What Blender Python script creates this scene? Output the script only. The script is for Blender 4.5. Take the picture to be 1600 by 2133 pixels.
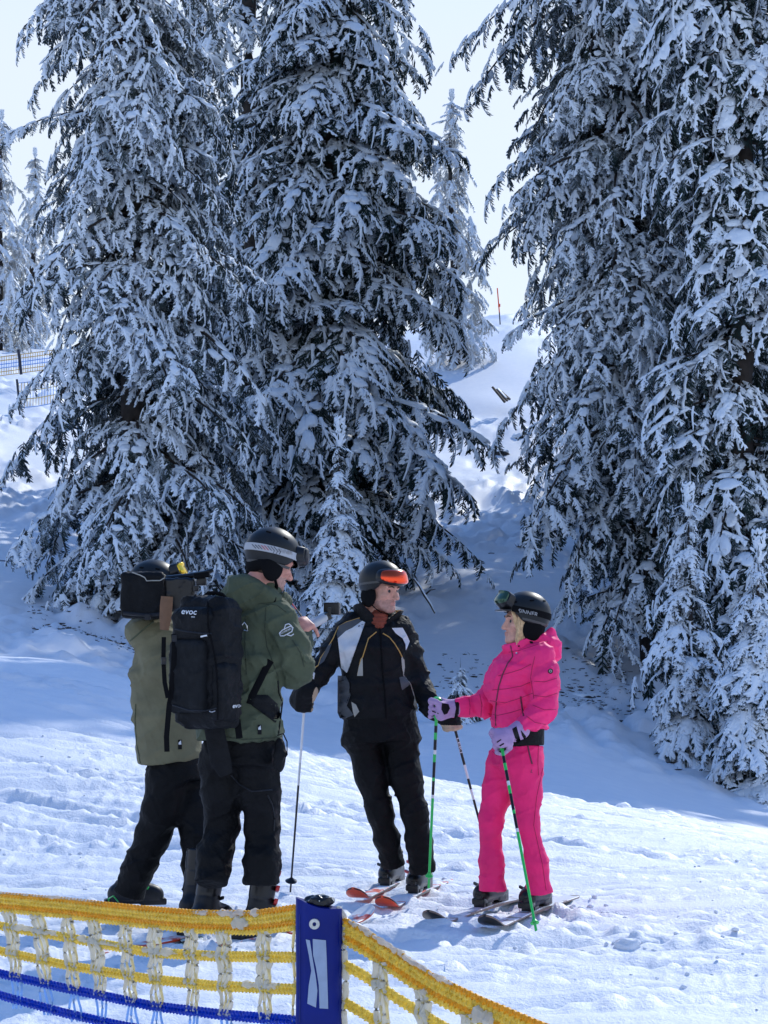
import bpy, bmesh, math, random
import numpy as np
from mathutils import Vector, Matrix
from mathutils.bvhtree import BVHTree

for _o in list(bpy.data.objects):
    bpy.data.objects.remove(_o)
scene = bpy.context.scene
COL = scene.collection
rad = math.radians

# ------------------------------------------------------------------ camera
F_PX = 4500.0                       # focal length in pixels of a 1600 px wide picture
CAM_H = 1.28
PITCH = math.atan(323.5 / F_PX)
cam_d = bpy.data.cameras.new('camera')
cam_d.sensor_fit = 'HORIZONTAL'
cam_d.sensor_width = 36.0
cam_d.lens = F_PX / 1600.0 * 36.0
cam_d.clip_start = 0.1
cam_d.clip_end = 2000.0
cam = bpy.data.objects.new('camera', cam_d)
cam.location = (0, 0, CAM_H)
cam.rotation_euler = (math.pi / 2 + PITCH, 0, 0)
COL.objects.link(cam)
scene.camera = cam

# ------------------------------------------------------------------ light
SUN_EL, SUN_AZ = rad(37.0), rad(27.0)      # azimuth clockwise from +Y
world = bpy.data.worlds.new('World')
scene.world = world
world.use_nodes = True
wn, wl = world.node_tree.nodes, world.node_tree.links
wn.clear()
sky = wn.new('ShaderNodeTexSky')
sky.sky_type = 'NISHITA'
sky.sun_disc = False
sky.sun_elevation = SUN_EL
sky.sun_rotation = SUN_AZ
sky.altitude = 1500
sky.air_density = 1.5
sky.dust_density = 0.3
sky.ozone_density = 8.0
bgn = wn.new('ShaderNodeBackground')
bgn.inputs['Strength'].default_value = 0.15
wout = wn.new('ShaderNodeOutputWorld')
# thin bright veil of haze low over the horizon, all round
wtc = wn.new('ShaderNodeTexCoord'); wsx = wn.new('ShaderNodeSeparateXYZ'); wl.new(wtc.outputs['Generated'], wsx.inputs[0])
wmr = wn.new('ShaderNodeMapRange'); wmr.interpolation_type = 'SMOOTHSTEP'
wmr.inputs['From Min'].default_value = 0.26; wmr.inputs['From Max'].default_value = 0.52
wmr.inputs['To Min'].default_value = 0.92; wmr.inputs['To Max'].default_value = 0.0
wl.new(wsx.outputs['Z'], wmr.inputs['Value'])
wmx = wn.new('ShaderNodeMix'); wmx.data_type = 'RGBA'
wl.new(wmr.outputs[0], wmx.inputs[0]); wl.new(sky.outputs[0], wmx.inputs[6]); wmx.inputs[7].default_value = (4.75, 4.65, 4.45, 1)
wl.new(wmx.outputs[2], bgn.inputs['Color'])
wl.new(bgn.outputs[0], wout.inputs['Surface'])
sun_d = bpy.data.lights.new('sun', 'SUN')
sun_d.energy = 2.6
sun_d.angle = rad(0.6)
sun_d.color = (1.0, 0.90, 0.72)
sun = bpy.data.objects.new('sun', sun_d)
SUN_DIR = Vector((math.sin(SUN_AZ) * math.cos(SUN_EL), math.cos(SUN_AZ) * math.cos(SUN_EL), math.sin(SUN_EL)))
sun.rotation_euler = SUN_DIR.to_track_quat('Z', 'Y').to_euler()
sun.location = (20, 40, 40)
COL.objects.link(sun)
scene.view_settings.view_transform = 'Standard'
scene.view_settings.look = 'None'
scene.view_settings.gamma = 1.0
scene.view_settings.use_curve_mapping = False
scene.view_settings.exposure = 0.40
scene.view_settings.use_white_balance = True        # the phone's cool white balance
scene.view_settings.white_balance_temperature = 5600
scene.cycles.max_bounces = 6
scene.cycles.diffuse_bounces = 3
scene.cycles.glossy_bounces = 3
scene.cycles.use_denoising = True

# ------------------------------------------------------------------ helpers
def W(px, py, Y):
    """world point at depth Y seen at picture position px, py (1600 x 2133)"""
    xc, yc = (px - 800.0) / F_PX, (1066.5 - py) / F_PX
    dx, dy, dz = xc, math.cos(PITCH) - yc * math.sin(PITCH), math.sin(PITCH) + yc * math.cos(PITCH)
    t = Y / dy
    return np.array((dx * t, Y, CAM_H + dz * t))

def G(px, py, z=0.0):
    """point of the level z under picture position px, py"""
    xc, yc = (px - 800.0) / F_PX, (1066.5 - py) / F_PX
    dx, dy, dz = xc, math.cos(PITCH) - yc * math.sin(PITCH), math.sin(PITCH) + yc * math.cos(PITCH)
    t = (z - CAM_H) / dz
    return np.array((dx * t, dy * t, z))

def nz(v):
    v = np.asarray(v, float)
    return v / (np.linalg.norm(v, axis=-1, keepdims=True) + 1e-12)

MATS = {}
def mat(name, color, rough=0.6, metallic=0.0, spec=0.5, var=0.0, var_scale=20.0, bump=0.0, bump_scale=60.0,
        sheen=0.0, coat=0.0, wave=None, trans=0.0, detail=4.0):
    if name in MATS:
        return MATS[name]
    m = bpy.data.materials.new(name)
    m.use_nodes = True
    n, l = m.node_tree.nodes, m.node_tree.links
    b = n['Principled BSDF']
    b.inputs['Base Color'].default_value = (*color, 1)
    b.inputs['Roughness'].default_value = rough
    b.inputs['Metallic'].default_value = metallic
    b.inputs['Specular IOR Level'].default_value = spec
    b.inputs['Sheen Weight'].default_value = sheen
    b.inputs['Coat Weight'].default_value = coat
    b.inputs['Transmission Weight'].default_value = trans
    tc = n.new('ShaderNodeTexCoord')
    if var > 0:
        t = n.new('ShaderNodeTexNoise'); t.inputs['Scale'].default_value = var_scale; t.inputs['Detail'].default_value = detail
        l.new(tc.outputs['Object'], t.inputs['Vector'])
        r = n.new('ShaderNodeMapRange')
        r.inputs['From Min'].default_value = 0.3; r.inputs['From Max'].default_value = 0.7
        r.inputs['To Min'].default_value = 1 - var; r.inputs['To Max'].default_value = 1 + var
        l.new(t.outputs['Fac'], r.inputs['Value'])
        mx = n.new('ShaderNodeMix'); mx.data_type = 'RGBA'; mx.blend_type = 'MULTIPLY'; mx.inputs[0].default_value = 1
        mx.inputs[6].default_value = (*color, 1)
        l.new(r.outputs[0], mx.inputs[7])
        l.new(mx.outputs[2], b.inputs['Base Color'])
    if bump > 0:
        t2 = n.new('ShaderNodeTexNoise'); t2.inputs['Scale'].default_value = bump_scale; t2.inputs['Detail'].default_value = 3
        l.new(tc.outputs['Object'], t2.inputs['Vector'])
        bp = n.new('ShaderNodeBump'); bp.inputs['Strength'].default_value = bump; bp.inputs['Distance'].default_value = 0.01
        l.new(t2.outputs['Fac'], bp.inputs['Height'])
        l.new(bp.outputs[0], b.inputs['Normal'])
    MATS[name] = m
    return m

def tag(o, label=None, cat=None, group=None, kind=None):
    if label: o['label'] = label
    if cat: o['category'] = cat
    if group: o['group'] = group
    if kind: o['kind'] = kind
    return o

def empty(name, loc=(0, 0, 0)):
    o = bpy.data.objects.new(name, None)
    o.empty_display_size = 0.1
    o.location = tuple(float(c) for c in loc)
    COL.objects.link(o)
    return o

def mesh_np(name, verts, faces, mats, mi=None, smooth=True, parent=None):
    """verts (n,3), faces (m,3|4) array or list of tuples, in world coordinates"""
    verts = np.asarray(verts, np.float32)
    me = bpy.data.meshes.new(name)
    if isinstance(faces, np.ndarray):
        k = faces.shape[1]
        me.vertices.add(len(verts)); me.vertices.foreach_set('co', verts.ravel())
        me.loops.add(faces.size); me.loops.foreach_set('vertex_index', faces.astype(np.int32).ravel())
        me.polygons.add(len(faces))
        me.polygons.foreach_set('loop_start', np.arange(0, faces.size, k, dtype=np.int32))
        me.update(calc_edges=True)
    else:
        me.from_pydata([tuple(map(float, v)) for v in verts], [], [tuple(int(i) for i in f) for f in faces])
        me.update()
    for m in (mats if isinstance(mats, (list, tuple)) else [mats]):
        me.materials.append(m)
    if mi is not None:
        me.polygons.foreach_set('material_index', np.asarray(mi, np.int32))
    if smooth:
        me.polygons.foreach_set('use_smooth', np.ones(len(me.polygons), bool))
    o = bpy.data.objects.new(name, me)
    COL.objects.link(o)
    if parent is not None:
        attach(o, parent)
    return o

def world_loc(o):
    p = np.zeros(3)
    while o is not None:
        p = p + np.array(o.location[:]); o = o.parent
    return p

def attach(o, parent):
    """parent o (whose mesh is in world coordinates) and keep it in place (parents are never rotated)"""
    base = world_loc(parent)
    o.parent = parent
    o.location = tuple(float(v) for v in (np.array(o.location[:]) - base))

class MB:
    """collects shapes into one mesh"""
    def __init__(s): s.v, s.f, s.m = [], [], []
    def add(s, v, f, m=0):
        b = len(s.v)
        s.v.extend([tuple(map(float, p)) for p in v]); s.f.extend([tuple(int(i) + b for i in q) for q in f]); s.m.extend([m] * len(f))
        return s
    def box(s, c, size, ax=None, m=0, bev=0.0):
        c = np.asarray(c, float); h = np.asarray(size, float) / 2
        ax = np.eye(3) if ax is None else np.asarray(ax, float)
        if bev <= 0:
            co = [(x, y, z) for x in (-1, 1) for y in (-1, 1) for z in (-1, 1)]
            v = [c + (np.array(q) * h) @ ax for q in co]
            return s.add(v, [(0, 1, 3, 2), (4, 6, 7, 5), (0, 4, 5, 1), (2, 3, 7, 6), (0, 2, 6, 4), (1, 5, 7, 3)], m)
        bm = bmesh.new(); bmesh.ops.create_cube(bm, size=2)
        for vv in bm.verts: vv.co = Vector((vv.co.x * h[0], vv.co.y * h[1], vv.co.z * h[2]))
        bmesh.ops.bevel(bm, geom=bm.edges[:], offset=bev, segments=2, affect='EDGES', profile=0.6)
        v = [c + np.array(q.co[:]) @ ax for q in bm.verts]
        f = [[q.index for q in p.verts] for p in bm.faces]
        bm.free()
        return s.add(v, f, m)
    def tube(s, pts, r, sides=8, m=0, cap=True, flat=1.0, up=None):
        pts = np.asarray(pts, float); n = len(pts)
        r = np.full(n, r) if np.isscalar(r) else np.asarray(r, float)
        t = nz(np.gradient(pts, axis=0))
        ref = np.array((0, 0, 1.0)) if up is None else np.asarray(up, float)
        V = []
        for i in range(n):
            a = np.cross(t[i], ref)
            if np.linalg.norm(a) < 1e-3: a = np.cross(t[i], (0, 1, 0.2))
            a = nz(a); b = np.cross(a, t[i])
            for k in range(sides):
                q = 2 * math.pi * k / sides
                V.append(pts[i] + r[i] * (a * math.cos(q) + b * flat * math.sin(q)))
        Fc = []
        for i in range(n - 1):
            for k in range(sides):
                k2 = (k + 1) % sides
                Fc.append((i * sides + k, i * sides + k2, (i + 1) * sides + k2, (i + 1) * sides + k))
        if cap:
            Fc.append(tuple(range(sides))); Fc.append(tuple(range((n - 1) * sides, n * sides))[::-1])
        return s.add(V, Fc, m)
    def build(s, name, mats, parent=None, smooth=True):
        o = mesh_np(name, s.v, s.f, mats, s.m, smooth=False, parent=None)
        if smooth:
            o.data.polygons.foreach_set('use_smooth', np.ones(len(o.data.polygons), bool))
            try:
                o.data.set_sharp_from_angle(angle=rad(42))
            except Exception:
                pass
        if parent is not None: attach(o, parent)
        return o

# value noise ---------------------------------------------------------------
_rt = np.random.RandomState(5)
_T2 = _rt.rand(256, 256).astype(np.float32) * 2 - 1
_T3 = _rt.rand(32, 32, 32).astype(np.float32) * 2 - 1
def n2(x, y):
    xi, yi = np.floor(x).astype(int), np.floor(y).astype(int)
    fx, fy = x - xi, y - yi
    fx = fx * fx * fx * (fx * (fx * 6 - 15) + 10); fy = fy * fy * fy * (fy * (fy * 6 - 15) + 10)
    a, b = xi & 255, (xi + 1) & 255; c, d = yi & 255, (yi + 1) & 255
    return (_T2[a, c] * (1 - fx) + _T2[b, c] * fx) * (1 - fy) + (_T2[a, d] * (1 - fx) + _T2[b, d] * fx) * fy
def fbm2(x, y, o=4, g=0.5):
    s, a = 0, 1.0
    for i in range(o):
        s = s + a * n2(x * 2 ** i + 17.3 * i, y * 2 ** i - 9.1 * i); a *= g
    return s
def n3(p):
    i = np.floor(p).astype(int); f = p - i
    f = f * f * (3 - 2 * f); j = (i + 1) & 31; i = i & 31
    x0, y0, z0 = i[..., 0], i[..., 1], i[..., 2]; x1, y1, z1 = j[..., 0], j[..., 1], j[..., 2]
    fx, fy, fz = f[..., 0], f[..., 1], f[..., 2]
    def L(a, b, t): return a + (b - a) * t
    return L(L(L(_T3[x0, y0, z0], _T3[x1, y0, z0], fx), L(_T3[x0, y1, z0], _T3[x1, y1, z0], fx), fy),
             L(L(_T3[x0, y0, z1], _T3[x1, y0, z1], fx), L(_T3[x0, y1, z1], _T3[x1, y1, z1], fx), fy), fz)
def sstep(a, b, x):
    t = np.clip((x - a) / (b - a), 0, 1)
    return t * t * (3 - 2 * t)

# snow material ---------------------------------------------------------------
def snow_material(name, color=(0.86, 0.88, 0.92), fine=90.0, strength=0.35, dist=0.01, sss=0.0):
    m = bpy.data.materials.new(name); m.use_nodes = True
    n, l = m.node_tree.nodes, m.node_tree.links
    b = n['Principled BSDF']
    b.inputs['Roughness'].default_value = 0.55
    b.inputs['Specular IOR Level'].default_value = 0.25
    tc = n.new('ShaderNodeTexCoord')
    t1 = n.new('ShaderNodeTexNoise'); t1.inputs['Scale'].default_value = fine; t1.inputs['Detail'].default_value = 5; t1.inputs['Roughness'].default_value = 0.65
    l.new(tc.outputs['Object'], t1.inputs['Vector'])
    t2 = n.new('ShaderNodeTexNoise'); t2.inputs['Scale'].default_value = fine * 0.12; t2.inputs['Detail'].default_value = 3
    l.new(tc.outputs['Object'], t2.inputs['Vector'])
    r = n.new('ShaderNodeValToRGB')
    r.color_ramp.elements[0].position = 0.3; r.color_ramp.elements[0].color = (color[0] * .94, color[1] * .95, color[2] * .97, 1)
    r.color_ramp.elements[1].position = 0.7; r.color_ramp.elements[1].color = (*color, 1)
    l.new(t2.outputs['Fac'], r.inputs['Fac']); l.new(r.outputs['Color'], b.inputs['Base Color'])
    bp = n.new('ShaderNodeBump'); bp.inputs['Strength'].default_value = strength; bp.inputs['Distance'].default_value = dist
    l.new(t1.outputs['Fac'], bp.inputs['Height']); l.new(bp.outputs[0], b.inputs['Normal'])
    MATS[name] = m
    return m
M_SNOW = snow_material('snow', fine=42.0, strength=0.5, dist=0.025)
M_SNOWCAP = snow_material('snow_cap', color=(0.81, 0.87, 0.93), fine=14.0, strength=0.4, dist=0.03)
M_FROST = snow_material('frost', color=(0.87, 0.84, 0.74), fine=160.0, strength=0.6, dist=0.008)
# ------------------------------------------------------------------ terrain
# measured control points: (picture x, picture y, depth)
_cp = []
for px in (-900, 0, 400, 800, 1200, 1600, 2500):
    for Y in (5.0, 8.0, 11.0, 13.0):
        _cp.append(((px - 800) / F_PX * Y, Y, 0.0))
for px, py, Y in [
    # crest of the piste
    (-600, 1330, 22), (0, 1366, 22), (150, 1380, 22), (290, 1425, 22), (430, 1490, 22), (560, 1553, 22), (700, 1585, 22), (830, 1618, 22), (1000, 1648, 22),
    (1200, 1673, 22), (1400, 1708, 22), (1600, 1757, 22), (2200, 1880, 22),
    # behind the crest, hidden dip
    (0, 1385, 24.5), (290, 1455, 24.5), (560, 1580, 24.5), (830, 1636, 24.5), (1200, 1685, 24.5), (1600, 1765, 24.5), (2200, 1870, 25),
    (0, 1380, 28), (290, 1440, 28), (560, 1560, 28), (830, 1600, 28), (1200, 1645, 28), (1600, 1735, 28), (2200, 1830, 28),
    # slope under the trees
    (-500, 1320, 35), (0, 1345, 35), (290, 1390, 35), (560, 1450, 35), (830, 1470, 35), (1080, 1500, 34), (1350, 1570, 34), (1600, 1650, 34), (2300, 1750, 35),
    (0, 1235, 42), (290, 1290, 42), (560, 1350, 42), (830, 1370, 42), (1080, 1400, 42), (1360, 1420, 43), (1600, 1480, 42), (2300, 1560, 42),
    (0, 1090, 50), (300, 1180, 50), (690, 1210, 50), (1080, 1230, 50), (1400, 1290, 50), (1650, 1330, 50),
    (-400, 850, 62), (0, 880, 62), (400, 990, 62), (800, 1060, 62), (1080, 1080, 62), (1400, 1140, 62), (1700, 1160, 62),
    (-400, 740, 75), (0, 790, 75), (400, 860, 76), (800, 880, 76), (1060, 880, 76), (1300, 900, 76), (1700, 930, 76),
    (-400, 660, 95), (0, 715, 95), (400, 735, 95), (800, 700, 95), (960, 672, 95), (1060, 656, 95), (1200, 690, 95), (1700, 720, 95),
    (-400, 760, 120), (0, 780, 120), (800, 790, 120), (1060, 790, 120), (1700, 820, 120)]:
    _cp.append(tuple(W(px, py, Y)))
_cp = np.array(_cp)
_S = np.array((0.35, 0.12))          # anisotropic metric: depth counts less far away
def _tp(p):
    return np.stack([p[..., 0] / (3 + 0.19 * p[..., 1]) * 3.0, np.log(np.maximum(p[..., 1], 1) + 4) * 5.0], -1)
_A = _tp(_cp[:, :2])
def _U(r): return r * r * np.log(r + 1e-9)
_n = len(_A)
_K = _U(np.linalg.norm(_A[:, None] - _A[None], axis=-1)) + np.eye(_n) * 0.002
_P = np.c_[np.ones(_n), _A]
_M = np.block([[_K, _P], [_P.T, np.zeros((3, 3))]])
_w = np.linalg.solve(_M, np.r_[_cp[:, 2], 0, 0, 0])
def base_h(x, y):
    x = np.asarray(x, float); y = np.asarray(y, float)
    yy = np.clip(y, 4.0, 125.0)
    xx = np.clip(x, -(6 + .45 * yy), 6 + .45 * yy)
    q = _tp(np.stack([xx, yy], -1))
    out = _w[_n] + _w[_n + 1] * q[..., 0] + _w[_n + 2] * q[..., 1]
    for i in range(_n):
        out = out + _w[i] * _U(np.hypot(q[..., 0] - _A[i, 0], q[..., 1] - _A[i, 1]))
    return out

_tr = np.random.RandomState(11)
TRACKS = []
for i in range(190):
    y0 = 7.0 + 15 * _tr.rand() ** 1.2
    TRACKS.append((y0, _tr.normal(-0.12, 0.30), _tr.normal(0, 0.02), _tr.uniform(0.03, 0.075), _tr.uniform(0.010, 0.036), _tr.uniform(-3.5, 3.5), _tr.uniform(0.8, 4.0)))
BOOTS = []      # (x, y) of every boot, filled before the ground is built
def detail_h(x, y):
    piste = 1 - sstep(21.5, 25, y)
    wild = sstep(28, 38, y)
    h = piste * 0.028 * fbm2(x * 0.9, y * 0.55, 3)
    # scraped, crumbly surface: streaks along the runs, small clods in patches
    patch = sstep(-0.1, 0.55, fbm2(x * 0.7 + 4.2, y * 0.45 + 8.8, 3))
    h = h + piste * 0.010 * fbm2(x * 1.2 + 0.5 * y, y * 7.0, 3)
    cr = np.maximum(0, fbm2(x * 13.0, y * 8.0 + 31, 3) - 0.25)
    h = h + piste * (0.003 + 0.016 * patch) * cr
    cr2 = np.maximum(0, fbm2(x * 30.0 + 9, y * 16.0 + 3, 2) - 0.40)
    h = h + piste * (0.005 + 0.024 * patch) * cr2
    for y0, a, b, w, d, xc, hl in TRACKS:
        wob = 0.03 * np.sin(x * 2.1 + y0 * 7)
        dy = (y - (y0 + a * x + b * x * x + wob)) / math.sqrt(1 + a * a)
        on = sstep(0, 0.5, hl - np.abs(x - xc)) * piste
        g = np.exp(-(dy / w) ** 2)
        rim = np.exp(-((dy + 1.7 * w) / (0.8 * w)) ** 2)
        h = h + on * (-d * g + 0.8 * d * rim * (0.6 + 0.6 * n2(x * 14, y * 14 + y0)))
    # loose snow pushed up round the boots and skis
    for bx, by in BOOTS:
        r2 = ((x - bx) / 0.42) ** 2 + ((y - by) / 0.42) ** 2
        h = h + np.exp(-r2 * 1.4) * (0.022 * np.maximum(0, fbm2(x * 16 + 2, y * 13, 3) + 0.15))
    # crumbly rim along the crest
    h = h + np.exp(-((y - 21.6) / 0.5) ** 2) * sstep(0.5, 2.0, x) * 0.09 * np.maximum(0, fbm2(x * 6, y * 6 + 77, 3))
    # untouched snow behind: soft drifts and hummocks
    h = h + (1 - piste) * (1 - wild) * 0.06 * fbm2(x * 0.5, y * 0.4, 2)
    hum = fbm2(x * 1.1 + 3, y * 0.8 + 40, 4)
    hm = sstep(0.0, 0.5, fbm2(x * 0.22 + 1.7, y * 0.16 + 5.5, 2) + 0.25)
    h = h + wild * (0.12 * fbm2(x * 0.35, y * 0.3, 2) + 0.24 * hm * np.abs(hum) + 0.10 * hm * np.maximum(0, fbm2(x * 3.2 + 8, y * 2.2, 3))) * (1 - 0.6 * sstep(65, 90, y))
    # footprints up the gap
    gap = np.exp(-((x - (1.6 + (y - 45) * 0.06)) / 1.6) ** 2) * sstep(42, 48, y) * (1 - sstep(70, 80, y))
    h = h + gap * 0.16 * np.minimum(0, n2(x * 2.4, y * 1.7) + 0.25)
    return h
def ground_h(x, y):
    return base_h(x, y) + detail_h(np.asarray(x, float), np.asarray(y, float))
def build_ground():
    ys = np.concatenate([np.arange(-6, 6.5, 0.8), np.arange(6.5, 9, 0.07), np.arange(9, 23, 0.048), np.arange(23, 36, 0.13),
                         np.arange(36, 64, 0.24), np.arange(64, 100, 0.4), np.arange(100, 126, 2.0), np.array([130, 145, 170, 220, 300, 420.])])
    u = np.concatenate([np.array([-14, -9, -6, -4, -3, -2.3, -1.8, -1.5, -1.35, -1.22]), np.linspace(-1.12, 1.12, 222), np.array([1.22, 1.35, 1.5, 1.8, 2.3, 3, 4, 6, 9, 14])])
    w = np.maximum(0.178 * ys, 1.2)
    X = u[None, :] * w[:, None]; Yg = np.repeat(ys[:, None], len(u), 1)
    Z = base_h(X, Yg) + detail_h(X, Yg)
    Z = Z - np.maximum(0, Yg - 125) * 0.10
    nr, nc = X.shape
    V = np.stack([X, Yg, Z], -1).reshape(-1, 3)
    i = np.arange(nr * nc).reshape(nr, nc)
    Fq = np.stack([i[:-1, :-1], i[:-1, 1:], i[1:, 1:], i[1:, :-1]], -1).reshape(-1, 4)
    o = mesh_np('snow_ground', V, Fq, M_SNOW)
    tag(o, 'wide snow covered slope with scraped piste and forest floor', 'snow', kind='structure')
    return o
# ------------------------------------------------------------------ spruces
def needle_material(name, dark, frost, amount):
    m = bpy.data.materials.new(name); m.use_nodes = True
    n, l = m.node_tree.nodes, m.node_tree.links
    b = n['Principled BSDF']; b.inputs['Roughness'].default_value = 0.75; b.inputs['Specular IOR Level'].default_value = 0.2
    tc = n.new('ShaderNodeTexCoord')
    t = n.new('ShaderNodeTexNoise'); t.inputs['Scale'].default_value = 1.3; t.inputs['Detail'].default_value = 8; t.inputs['Roughness'].default_value = 0.75
    l.new(tc.outputs['Object'], t.inputs['Vector'])
    g = n.new('ShaderNodeNewGeometry'); sx = n.new('ShaderNodeSeparateXYZ'); l.new(g.outputs['True Normal'], sx.inputs[0])
    ad = n.new('ShaderNodeMath'); ad.operation = 'MULTIPLY_ADD'; ad.inputs[1].default_value = 0.16
    l.new(sx.outputs['Z'], ad.inputs[0]); l.new(t.outputs['Fac'], ad.inputs[2])
    r = n.new('ShaderNodeValToRGB')
    r.color_ramp.elements[0].position = 0.62 - amount; r.color_ramp.elements[0].color = (*dark, 1)
    r.color_ramp.elements[1].position = 0.86 - amount; r.color_ramp.elements[1].color = (*frost, 1)
    l.new(ad.outputs[0], r.inputs['Fac']); l.new(r.outputs['Color'], b.inputs['Base Color'])
    MATS[name] = m
    return m
M_NEEDLE = needle_material('spruce_needles', (0.018, 0.034, 0.031), (0.40, 0.47, 0.51), 0.04)
M_NEEDLE_F = needle_material('spruce_needles_frosted', (0.030, 0.048, 0.046), (0.58, 0.65, 0.70), 0.14)
M_NEEDLE_R = needle_material('spruce_needles_rime', (0.30, 0.30, 0.27), (0.85, 0.85, 0.83), 0.32)
M_BARK = mat('bark', (0.035, 0.028, 0.024), 0.9, var=0.5, var_scale=6, bump=0.8, bump_scale=14)


def spray_proto(seed, hi=2, pairs=6, droop=0.22, cap=0.85, hang=False, thick=1.0):
    """a spruce spray: axis along +x, unit length, up +z; verts, tris, material index (0 needles, 1 snow)"""
    r = np.random.RandomState(seed)
    V, Fc, Mi = [], [], []
    def add(v, f, m):
        b = len(V); V.extend(v); Fc.extend([(a + b, c + b, d + b) for a, c, d in f]); Mi.extend([m] * len(f))
    def quads(rows, n, m, closed=False):
        f = []
        for i in range(len(rows) - 1):
            for k in range(n if closed else n - 1):
                k2 = (k + 1) % n; a, b, c, d = i * n + k, i * n + k2, (i + 1) * n + k2, (i + 1) * n + k
                f += [(a, b, c), (a, c, d)]
        add([p for q in rows for p in q], f, m)
    tw = []
    for i in range(pairs):
        s = 0.08 + 0.82 * i / (pairs - 1)
        for sd in (-1, 1):
            ln = (0.44 * (1 - 0.50 * s)) * r.uniform(0.7, 1.25)
            an = rad(r.uniform(32, 60)); ss = s + r.uniform(-.05, .05)
            b = np.array((ss, 0, -droop * ss * ss))
            d = np.array((math.cos(an), sd * math.sin(an), -r.uniform(0.12, 0.55) - (0.55 if hang else 0)))
            tw.append((b, nz(d), ln, r.uniform(0.024, 0.034)))
    tw.append((np.array((0.82, 0, -droop * .67)), nz(np.array((1, r.uniform(-.2, .2), -2 * droop))), 0.28, 0.030))
    tw.append((np.array((0.0, 0, 0)), nz(np.array((1, 0, -droop * .8))), 0.9, 0.020))
    for q, (b, d, ln, rr) in enumerate(tw):
        side = nz(np.cross(d, (0, 0, 1.0))); up = np.cross(side, d)
        sag = np.array((0, 0, -0.14 * ln))
        C = lambda t: b + d * ln * t + sag * t * t
        if hi == 2:
            rows = []
            for t, k in ((0.0, .5), (0.3, 1.0), (0.7, .85), (1.0, .12)):
                rows.append([C(t) + rr * k * (side * math.cos(a) * 1.25 + up * math.sin(a)) for a in (0.4, 2.0, 3.6, 5.2)])
            quads(rows, 4, 0, True)
        else:
            c = C(.4)
            v = [b] + [c + rr * (side * math.cos(a) * 1.4 + up * math.sin(a)) for a in (0.5, 2.6, 4.7)] + [C(1)]
            add(v, [(0, 2, 1), (0, 3, 2), (0, 1, 3), (4, 1, 2), (4, 2, 3), (4, 3, 1)], 0)
        if r.rand() < cap and q < len(tw) - 1:
            wv = r.uniform(0.036, 0.064) * thick; hh = r.uniform(0.022, 0.05) * thick; e = r.uniform(.6, .97)
            if hi == 2:
                rows = []
                for t, k in ((-.03, .55), (.25, 1.0), (.6, .9), (.88, .6), (1.0, .08)):
                    c = C(t * e); j = r.uniform(.82, 1.18); ox = side * r.uniform(-.008, .008)
                    rows.append([c + ox + side * wv * k * j * x_ + up * (rr * .25 + (rr * .5 + hh * j) * k * z_) for x_, z_ in ((1, -.1), (.8, .62), (0, 1.0), (-.8, .62), (-1, -.1))])
                quads(rows, 5, 1)
            else:
                v = []
                for t, kw, kh in ((0.0, .85, .9), (0.5, 1.0, 1.0)):
                    c = C(t)
                    v += [c + side * wv * kw + up * rr * .2, c + up * (rr + hh * kh), c - side * wv * kw + up * rr * .2]
                v.append(C(e) + up * rr * .6)
                add(v, [(0, 1, 4), (0, 4, 3), (1, 2, 5), (1, 5, 4), (3, 4, 6), (4, 5, 6)], 1)
    if cap > 0.3:
        rows = []
        for t in np.linspace(-.02, 0.95, 7 if hi == 2 else 4):
            wv = 0.085 * (1 - .6 * t) * r.uniform(.7, 1.3) * thick; hh = (.045 + .03 * r.rand() * (1 - t)) * thick
            c = np.array((t, r.uniform(-.012, .012), -droop * t * t))
            rows.append([c + np.array((0, -wv * x_, hh * z_)) for x_, z_ in ((1, -.05), (.75, .7), (0, 1.0), (-.75, .7), (-1, -.05))])
        quads(rows, 5, 1)
    return np.array(V), np.array(Fc), np.array(Mi)

PROTO = {}
for _k, _kw in (('pad', dict(cap=.97, droop=.25, thick=1.2)), ('mid', dict(cap=.72, droop=.30)), ('bare', dict(cap=.10, droop=.34)), ('hang', dict(cap=.45, droop=.30, hang=True))):
    PROTO[_k] = [spray_proto(100 + i, 2, **_kw) for i in range(4)]
    PROTO[_k + '_lo'] = [spray_proto(200 + i, 1, pairs=5, **_kw) for i in range(4)]

def scatter(inst, rng):
    """inst: dict key -> list of (pos, x axis, z axis, scale, width); returns one big mesh"""
    VV, FF, MM = [], [], []
    off = 0
    for key, lst in inst.items():
        if not lst: continue
        P = np.array([q[0] for q in lst]); X = nz(np.array([q[1] for q in lst])); Z = np.array([q[2] for q in lst])
        S = np.array([q[3] for q in lst]); Wd = np.array([q[4] for q in lst])
        Z = nz(Z - X * np.sum(X * Z, 1, keepdims=True)); Yv = np.cross(Z, X)
        pr = PROTO[key]; which = rng.randint(0, len(pr), len(lst))
        for k, (v, f, m) in enumerate(pr):
            idx = np.where(which == k)[0]
            if not len(idx): continue
            vv = (P[idx][:, None] + S[idx][:, None, None] * (v[None, :, 0:1] * X[idx][:, None] + v[None, :, 1:2] * Wd[idx][:, None, None] * Yv[idx][:, None] + v[None, :, 2:3] * Z[idx][:, None]))
            ff = f[None] + (np.arange(len(idx)) * len(v))[:, None, None] + off
            VV.append(vv.reshape(-1, 3)); FF.append(ff.reshape(-1, 3)); MM.append(np.tile(m, len(idx)))
            off += len(idx) * len(v)
    return np.concatenate(VV), np.concatenate(FF), np.concatenate(MM)

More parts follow.
